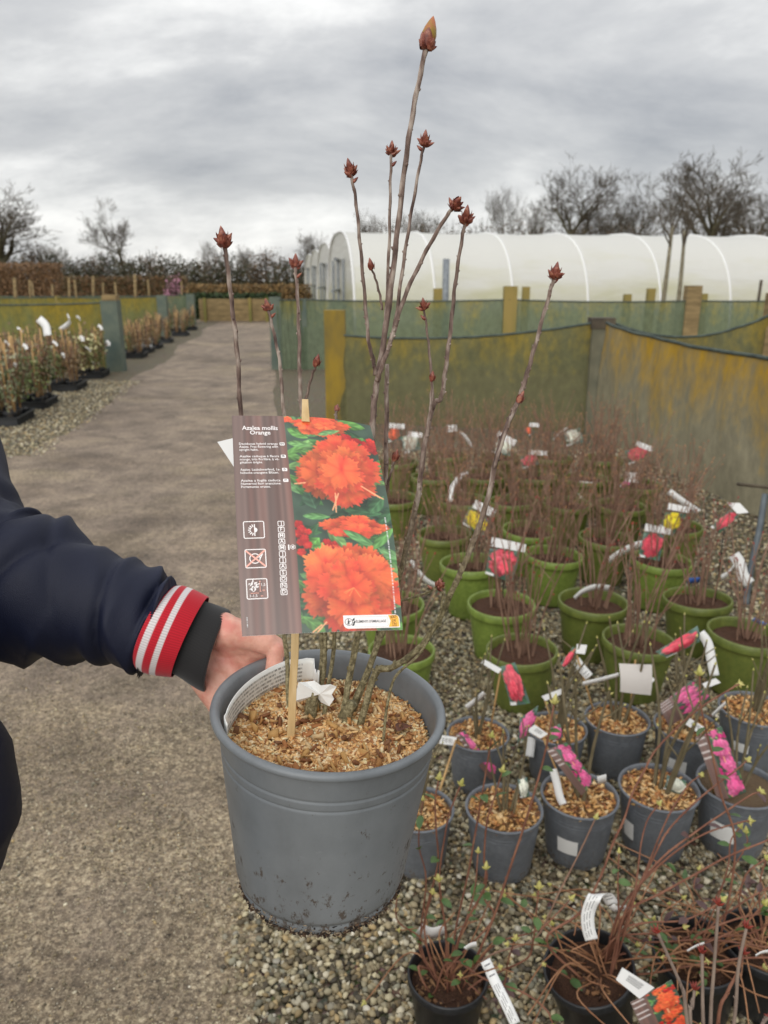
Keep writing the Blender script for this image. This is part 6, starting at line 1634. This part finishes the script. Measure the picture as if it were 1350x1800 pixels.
# ------------------------------------------------------------------ white wrap label looping inside the rim
def wrap_label():
    rows = []
    zt = HZ - .001
    for i in range(40):
        a = math.radians(206 - (206 - 104) * i / 39); r = .0985 - .0115 * max(0, math.sin(math.pi * (i - 3) / 34)) ** .7
        if i > 32: r -= .0012 * (i - 32)
        wv = .030 if i > 4 else .014 + .003 * i
        rows.append([HP(r * math.cos(a), r * math.sin(a), zt - wv * (1 - k / 4) + (.0015 if 4 < i < 34 else 0)) for k in range(5)])
    # run on from the wall to the stem, narrowing at the buckle
    e = rows[-1]; S = HP(-.012, .022, ZL + .030)
    for j, (t, wk) in enumerate(((.25, .8), (.45, 1.0), (.6, .55), (.75, 1.0), (.95, 1.1))):
        c = e[2].lerp(S + (RIM_C - POT_B).normalized() * .004, t); hw = .013 * wk
        rows.append([c + AX * hw * (k / 2 - 1) + Vector((0, -.006 * math.sin(t * 5), 0)) for k in range(5)])
    o = MB().strip(rows).build('wrap_label', PAPER, origin=rows[20][2]); md = o.modifiers.new('thick', 'SOLIDIFY'); md.thickness = .0007
    tag(o, 'long white printed label looping inside the rim of the held pot', 'plant label')
    pr = MB(); R = random.Random(6)
    for line in range(5):
        f = .16 + line * .15
        for i in range(5, 36):
            for s in range(5):
                if R.random() < .28: continue
                t0, t1 = s / 5, s / 5 + R.uniform(.08, .16)
                def at(t, ff):
                    k = ff * 4; k0 = min(int(k), 3); a = rows[i][k0].lerp(rows[i][k0 + 1], k - k0); b = rows[i + 1][k0].lerp(rows[i + 1][k0 + 1], k - k0)
                    v = a.lerp(b, t); inward = (HP(0, 0, ZL + .02) - v); inward.z = 0; return v + inward.normalized() * .0012
                pr.quad(at(t0, f), at(t1, f), at(t1, f + .075), at(t0, f + .075))
    pr.build('print_lines', M('pale_grey_print', L(128, 128, 126), rough=.5), o, smooth=False)
    b = MB(); c = HP(-.010, .020, ZL + .034)
    ex, ey = Vector((1, 0, .05)), AX
    out = [(-.030, -.008), (-.024, -.012), (-.018, -.008), (-.006, -.006), (.002, -.012), (.012, -.014), (.017, -.006), (.014, .000), (.019, .008), (.012, .012), (.000, .008), (-.008, .011), (-.018, .010), (-.026, .013)]
    vs = [c + ex * x * .82 + ey * y * .9 + Vector((0, -.006 - .006 * math.sin(x * 120), 0)) for x, y in out]
    n = len(vs); b.add([c + Vector((0, -.010, 0))] + vs, [(0, i + 1, (i + 1) % n + 1) for i in range(n)])
    bb = b.build('buckle', PAPER, o, smooth=False); md = bb.modifiers.new('thick', 'SOLIDIFY'); md.thickness = .0008
PAPER = M('white_label', L(240, 240, 236), rough=.5)
wrap_label()
# ------------------------------------------------------------------ THE PERSON holding the pot (left arm in view)
person = thing('person', (-.585, .55, 0), 'person in navy jacket with red striped cuff holding the pot from the left', 'person')
def skin_mat():
    m, nt, b, out = new_mat('skin'); v = coords(nt, 'Object')
    n1 = noise(nt, v, 28, 4, .6); n2 = noise(nt, v, 420, 4, .6)
    c = ramp(nt, n1, [(.30, L(204, 132, 116)), (.5, L(232, 176, 156)), (.68, L(218, 140, 126))])
    nt.links.new(c, b.inputs['Base Color']); b.inputs['Roughness'].default_value = .48
    b.inputs['Subsurface Weight'].default_value = .18; b.inputs['Subsurface Radius'].default_value = (1, .35, .2); b.inputs['Subsurface Scale'].default_value = .004
    bump(nt, b, math_(nt, 'ADD', n2, noise(nt, coords(nt, 'Object', (1, 1, .4)), 120, 3)), .45, .0010); return m
SKIN = skin_mat()
def cloth_mat(name, c1, c2, rough=.55, sc=900, bs=.12, sheen=.25):
    m, nt, b, out = new_mat(name); v = coords(nt, 'Object')
    nt.links.new(ramp(nt, noise(nt, v, 6, 4), [(.3, c1), (.7, c2)]), b.inputs['Base Color']); b.inputs['Roughness'].default_value = rough
    b.inputs['Sheen Weight'].default_value = sheen; b.inputs['Specular IOR Level'].default_value = .35
    h = math_(nt, 'ADD', noise(nt, v, sc, 2), math_(nt, 'MULTIPLY', noise(nt, v, 22, 5, .6, .6), 1.6))
    bump(nt, b, h, bs, .004); return m
NAVY = cloth_mat('navy_jacket', L(15, 20, 40), L(22, 28, 52), .58, 1100, .22, .0)
def rib_mat(name, c1, n_=1.0):
    m, nt, b, out = new_mat(name)
    at = nt.nodes.new('ShaderNodeAttribute'); at.attribute_name = 'Col'
    nt.links.new(at.outputs['Color'], b.inputs['Base Color']); b.inputs['Roughness'].default_value = .85; b.inputs['Sheen Weight'].default_value = .2; return m
RIB = rib_mat('ribbed_knit', None)
class Blob:
    """overlapping tapered capsules that are then fused into one skin"""
    def __init__(s): s.mb = MB()
    def ball(s, p, r, sc=(1, 1, 1), R=None):
        pr = [(math.sin(math.pi * i / 10) * r, -math.cos(math.pi * i / 10) * r) for i in range(11)]
        pr[0] = (r * .01, -r); pr[-1] = (r * .01, r)
        T = Matrix.Translation(Vector(p)) @ ((R.to_4x4() if R is not None else Matrix.Identity(4)) @ Matrix.Diagonal((sc[0], sc[1], sc[2], 1)))
        k = len(s.mb.v); s.mb.lathe(pr, 16, T); n = len(s.mb.v)
        s.mb.f.append(tuple(range(k + 15, k - 1, -1))); s.mb.f.append(tuple(range(n - 16, n)))
    def limb(s, pts, rad):
        q = [Vector(p) for p in pts]
        for i in range(len(q) - 1):
            L_ = (q[i + 1] - q[i]).length; n = max(2, int(L_ / (min(rad[i], rad[i + 1]) * .35)))
            ps = [q[i].lerp(q[i + 1], j / n) for j in range(n + 1)]; rs = [rad[i] + (rad[i + 1] - rad[i]) * j / n for j in range(n + 1)]
            s.mb.tube(ps, rs, 14)
            s.ball(q[i], rad[i])
        s.ball(q[-1], rad[-1])
    def fuse(s, voxel, smooth_it=6, fac=.5):
        o = s.mb.build('fuse', SKIN)
        m = o.modifiers.new('r', 'REMESH'); m.mode = 'VOXEL'; m.voxel_size = voxel; m.use_smooth_shade = True
        m2 = o.modifiers.new('s', 'SMOOTH'); m2.iterations = smooth_it; m2.factor = fac
        dg = bpy.context.evaluated_depsgraph_get(); dg.update()
        me = bpy.data.meshes.new_from_object(o.evaluated_get(dg))
        V = [tuple(v.co) for v in me.vertices]; F = [tuple(p.vertices) for p in me.polygons]
        bpy.data.objects.remove(o); return V, F
# --- left hand: fingers hooked over the rim behind the white label, thumb on the outer wall
W_ = P(345, 1140, .808)
def rimpt(a, r, z): a = math.radians(a); return HP(r * math.cos(a), r * math.sin(a), HZ + z)
h = Blob()
h.limb([P(250, 1106, .805), P(320, 1126, .806)], [.028, .029])
WT, WM, WB = P(342, 1110, .808), P(344, 1136, .810), P(340, 1160, .812)
for w in (WT, WM, WB): h.limb([P(318, 1128, .806), w], [.027, .0205])
# palm: a slab on edge facing the viewer, thumb side up
K = [rimpt(143, .130, -.018), rimpt(146, .128, -.038), rimpt(148, .124, -.052), rimpt(150, .120, -.066)]
for i, k in enumerate(K):
    a_ = WT.lerp(WB, (i + .4) / 4); m_ = a_.lerp(k, .52) + Vector((0, .006, -.003)); h.limb([a_, m_, k], [.0205, .0175, .0118])
    if i: h.limb([pm_, m_], [.0170, .0170]); h.limb([K[i - 1], k], [.0112, .0112])
    pm_ = m_
# ball of the thumb and heel of the hand
h.limb([P(366, 1112, .808), P(390, 1109, .800), P(412, 1113, .797)], [.0165, .0200, .0165])
h.limb([P(350, 1166, .810), P(374, 1174, .812), P(390, 1176, .820)], [.0190, .0180, .0150])
h.limb([P(368, 1138, .812), P(388, 1148, .816)], [.0190, .0180])
FG = [([K[0], rimpt(118, .118, -.024), rimpt(100, .112, -.026), rimpt(86, .111, -.028)], [.0116, .0104, .0094, .0080]), ([K[1], rimpt(118, .117, -.044), rimpt(98, .111, -.046), rimpt(82, .109, -.048)], [.0116, .0104, .0094, .0080]),
      ([K[2], rimpt(122, .115, -.062), rimpt(104, .109, -.064), rimpt(90, .107, -.066)], [.0110, .0100, .0090, .0078]), ([K[3], rimpt(130, .112, -.078), rimpt(116, .107, -.080), rimpt(104, .105, -.082)], [.0098, .0088, .0080, .0070])]
for pts, rad in FG: h.limb(pts, rad)
h.limb([P(408, 1120, .802), P(432, 1130, .812), rimpt(124, .124, -.012)], [.0165, .0150, .0115])
h.limb([P(388, 1148, .816), P(420, 1144, .818), rimpt(130, .126, -.020)], [.0180, .0165, .0125])
h.limb([P(400, 1132, .808), P(440, 1140, .822)], [.0160, .0140])
# thumb: over the rim behind the white label, its pad pressed on the inner wall
h.limb([P(404, 1111, .795), P(426, 1117, .797), P(448, 1125, .800), P(468, 1130, .803), P(482, 1136, .808), rimpt(127, .1015, .009), rimpt(131, .0970, -.012), rimpt(136, .0965, -.034)], [.0165, .0140, .0118, .0124, .0112, .0095, .0082, .0072])
HV, HF = h.fuse(.0015, 9, .5)
# --- the rest of the body, out of the picture to the left
b = Blob(); bx, by = -.585, .55
b.ball((bx - .005, by, 1.60), .088, (1.08, .86, 1.25)); b.ball((bx + .045, by, 1.555), .055, (1, .9, 1)); b.limb([(bx + .085, by, 1.60), (bx + .108, by, 1.575)], [.011, .013])
for s in (-1, 1): b.ball((bx - .01, by + s * .080, 1.59), .026, (.8, .35, 1.2)); b.ball((bx + .080, by + s * .032, 1.612), .014)
b.ball((bx + .082, by, 1.540), .020, (.6, 1.3, .45))
b.limb([(bx - .015, by, 1.52), (bx - .02, by, 1.40)], [.055, .060])
b.limb([(bx - .01, by - .06, 1.30), (bx - .01, by + .06, 1.30)], [.12, .12]); b.limb([(bx - .01, by - .04, 1.15), (bx - .01, by + .04, 1.15)], [.11, .11]); b.limb([(bx - .01, by - .07, .96), (bx - .01, by + .07, .96)], [.11, .11])
b.limb([(bx - .01, by + .07, 1.25), (bx - .01, by - .07, 1.0)], [.11, .11])
for s in (-1, 1):
    b.limb([(bx - .01, by + s * .09, .92), (bx + .01, by + s * .10, .50), (bx - .01, by + s * .10, .09)], [.085, .055, .038]); b.limb([(bx - .03, by + s * .10, .045), (bx + .14, by + s * .11, .035)], [.035, .030])
ES, EL = Vector((-.55, .79, 1.40)), P(-70, 1020, .83)
b.limb([ES, P(-150, 960, .85), P(0, 1030, .815), P(140, 1060, .808), P(250, 1105, .805)], [.050, .040, .034, .030, .028])
b.limb([(bx - .01, by - .19, 1.40), (bx - .02, by - .235, 1.12), (bx + .06, by - .22, .90)], [.052, .042, .030]); b.limb([(bx + .06, by - .22, .90), (bx + .085, by - .215, .82)], [.034, .028])
for k in range(4): b.limb([(bx + .07 + .012 * (k - 1), by - .235 + .016 * k, .82), (bx + .095, by - .235 + .016 * k, .765), (bx + .085, by - .23 + .015 * k, .735 + .004 * abs(k - 1))], [.010, .009, .0075])
b.limb([(bx + .09, by - .19, .85), (bx + .125, by - .185, .80), (bx + .125, by - .19, .775)], [.012, .010, .008])
BV, BF = b.fuse(.007, 4, .5)
body = MB(); body.add(HV, HF); body.add(BV, BF); body_o = body.build('body', SKIN, person)
hair = Blob(); hair.ball((bx - .022, by, 1.628), .094, (1.06, .93, 1.12)); hair.ball((bx - .06, by, 1.58), .066, (.8, 1.1, 1.1)); V_, F_ = hair.fuse(.008, 3)
MB().add(V_, F_).build('hair', M('brown_hair', L(52, 38, 28), L(78, 58, 42), 40, .6, .6, 160, stretch=(1, 1, .1)), person)
eye = M('dark_eye', L(40, 32, 28), rough=.2)
for s in (-1, 1):
    e = MB(); e.lathe([(.0005, -.006), (.005, -.003), (.006, 0), (.005, .003), (.0005, .006)], 12, Matrix.Translation((bx + .092, by + s * .032, 1.614))); e.build('eye', eye, person)
# --- trousers and shoes
def loft(rings, n=40, fold=None):
    rows = []
    for (c, ax, ay) in rings: rows.append([Vector(c) + Vector(ax) * math.cos(2 * math.pi * k / n) + Vector(ay) * math.sin(2 * math.pi * k / n) for k in range(n)])
    return rows
TRO = cloth_mat('dark_trousers', L(34, 36, 42), L(48, 50, 56), .8)
tr = MB()
for s in (-1, 1): tr.strip(loft([((bx - .01 + .01 * math.sin(z * 9), by + s * (.085 + .01 * (1 - z)), z), (.105 * (.72 + .30 * z), 0, 0), (0, .098 * (.74 + .28 * z), 0)) for z in np.linspace(.97, .06, 24)]), closed=True)
tr.strip(loft([((bx - .01, by, z), (.125, 0, 0), (0, .175, 0)) for z in np.linspace(1.04, .90, 5)]), closed=True); tr.build('trousers', TRO, person)
for s in (-1, 1):
    sh = Blob(); sh.ball((bx - .01, by + s * .10, .05), .048, (1.2, .95, .95)); sh.ball((bx + .13, by + s * .11, .04), .042, (1.4, 1.05, .85)); sh.limb([(bx, by + s * .10, .045), (bx + .12, by + s * .11, .04)], [.044, .042]); V_, F_ = sh.fuse(.007, 4); MB().add([(x, y, max(.006, z)) for x, y, z in V_], F_).build('shoe', M('black_shoe', L(24, 24, 26), rough=.45), person)
# --- jacket
def fold_field(seed, n, amp, wid):
    R = random.Random(seed)
    fl = [(R.uniform(0, 1), R.uniform(0, 6.28), R.uniform(-.09, .09), R.uniform(.6, 1.5), R.uniform(.35, 1.0) * amp * R.choice((1, 1, -1)), wid * R.uniform(.6, 1.5)) for _ in range(n)]
    def f(s, th):
        o = 0
        for (s0, t0, sl, tw, a, w) in fl:
            dt = (th - t0 + math.pi) % (2 * math.pi) - math.pi
            q = abs(s - s0 - sl * dt) / w; o += a * math.exp(-q ** 1.35 * 1.25 - (dt / tw) ** 2)
        return o
    return f
def sleeve(stations, seed, nfold, amp, sub=7, n=64, depthk=.92, ext=None):
    """stations: (centre, half vector towards the top edge)"""
    C = smooth_path([s[0] for s in stations], sub); H = smooth_path([s[1] for s in stations], sub); m = len(C); f = fold_field(seed, nfold, amp, .026)
    rows = []
    for i in range(m):
        d = (C[min(i + 1, m - 1)] - C[max(i - 1, 0)]).normalized(); up = H[i]; dp = d.cross(up).normalized() * up.length * depthk
        row = []
        for k in range(n):
            th = 2 * math.pi * k / n; s = i / (m - 1)
            env = min(1, max(0, (.955 - s)) * 7)
            r = 1 + (f(s, th) / up.length) * env
            if ext: r += ext(s, th) / up.length
            row.append(C[i] + (up * math.cos(th) + dp * math.sin(th)) * r)
        rows.append(row)
    return rows
def stn(top, bot, t, t2=None): a, c = P(*top, t), P(*bot, t2 or t); return ((a + c) / 2, (a - c) / 2)
ST = [((ES + Vector((-.03, -.03, .005))), Vector((.085, .0, .07))), stn((-60, 690), (-330, 930), .90), stn((-12, 820), (-280, 1050), .86), stn((22, 892), (-170, 1108), .83), stn((52, 906), (-60, 1128), .815), stn((98, 906), (30, 1146), .81), stn((165, 956), (105, 1152), .808), stn((228, 996), (176, 1164), .806), stn((288, 1012), (236, 1174), .805), stn((308, 1024), (254, 1174), .805), stn((302, 1034), (252, 1166), .805)]
gather = lambda s, th: (.0016 * math.sin(th * 26 + 6 * s) + .001 * math.sin(th * 41)) * math.exp(-((s - .93) / .07) ** 2)
jk = MB(); jk.strip(sleeve(ST, 17, 80, .0128, 12, 120, .92, gather), closed=True); jk.build('left_sleeve'.replace('left_', ''), NAVY, person)
RS = [((bx - .01, by - .17, 1.41), Vector((.08, 0, .05))), (Vector((bx - .015, by - .22, 1.28)), Vector((.075, 0, .01))), (Vector((bx - .015, by - .24, 1.12)), Vector((.068, 0, .0))), (Vector((bx + .03, by - .235, .98)), Vector((.06, 0, .03))), (Vector((bx + .06, by - .22, .90)), Vector((.05, 0, .02)))]
RS = [(Vector(c), v) for c, v in RS]
MB().strip(sleeve(RS, 5, 30, .006, 8, 48), closed=True).build('sleeve', NAVY, person)
JX, JY = .006, 0
prof = [(1.475, -.56, .062, .085), (1.455, -.555, .085, .130), (1.42, -.55, .115, .185), (1.36, -.54, .132, .200), (1.31, -.53, .150, .205), (1.26, -.525, .168, .205), (1.20, -.52, .184, .205), (1.145, -.52, .176, .205), (1.09, -.52, .145, .20), (1.03, -.52, .115, .19), (.98, -.525, .10, .185)]
fz = fold_field(8, 60, .010, .03); rows = []
cz = smooth_path([Vector((a, b_, 0)) for a, b_, _, _ in prof], 5); rz = smooth_path([Vector((c, d, 0)) for _, _, c, d in prof], 5)
for i, (c, r_) in enumerate(zip(cz, rz)):
    s = i / (len(cz) - 1); row = []
    for k in range(80):
        th = 2 * math.pi * k / 80; e = fz(s, th) * min(1, s * 6)
        row.append(Vector((JX + c.y + (r_.x + e) * math.copysign(abs(math.cos(th)) ** .85, math.cos(th)), by - .02 + JY + (r_.y * .86 + e) * math.copysign(abs(math.sin(th)) ** .85, math.sin(th)), c.x)))
    rows.append(row)
MB().strip(rows, closed=True).build('jacket', NAVY, person)
# collar
MB().strip([[Vector((bx - .02 + (.070 + .006 * j % 2) * math.cos(6.2832 * k / 40), by + .082 * math.sin(6.2832 * k / 40), 1.455 + .014 * j)) for k in range(40)] for j in range(5)], closed=True).build('collar', NAVY, person)
# --- cuffs
def cuff(stations, name, colf, sub, n=110, ribamp=.0007, mat=None, seed=2, nf=5, dk=.86):
    C = smooth_path([s[0] for s in stations], sub); H = smooth_path([s[1] for s in stations], sub); m = len(C); mb = MB(); f = fold_field(seed, nf, .0025, .2)
    for i in range(m):
        d = (C[min(i + 1, m - 1)] - C[max(i - 1, 0)]).normalized(); up = H[i]; dp = d.cross(up).normalized() * up.length * dk
        for k in range(n * 2):
            th = math.pi * k / n; r = 1 + (ribamp * (1 if k % 2 else -1) + f(i / (m - 1), th)) / up.length
            mb.v.append(tuple(C[i] + (up * math.cos(th) + dp * math.sin(th)) * r)); c = colf(i / (m - 1)); q = 1.0 if k % 2 else .72; mb.c.append((c[0] * q, c[1] * q, c[2] * q))
    N = n * 2
    for i in range(m - 1):
        for k in range(N): mb.f.append((i * N + k, i * N + (k + 1) % N, (i + 1) * N + (k + 1) % N, (i + 1) * N + k))
    return mb.build(name, RIB, person)
CS = [stn((302, 1046), (252, 1160), .805), stn((300, 1034), (243, 1168), .805), stn((316, 1031), (256, 1178), .805), stn((338, 1038), (280, 1184), .806), stn((364, 1051), (306, 1187), .807)]
RED_, WHT_ = L(206, 22, 44), L(236, 228, 228)
stripe = lambda s: WHT_ if (.40 < s < .51 or .63 < s < .74) else RED_
cuff(CS, 'striped_cuff', stripe, 12, nf=0, dk=1.09)
BS = [stn((326, 1052), (276, 1172), .806), stn((346, 1055), (292, 1177), .807), stn((364, 1060), (312, 1184), .807), stn((382, 1066), (338, 1201), .808), stn((399, 1073), (361, 1213), .808), stn((402, 1079), (366, 1209), .808)]
BLK = L(34, 33, 34)
cuff(BS, 'inner_cuff', lambda s: BLK, 8, 90, .0006, seed=4, nf=0, dk=.99)
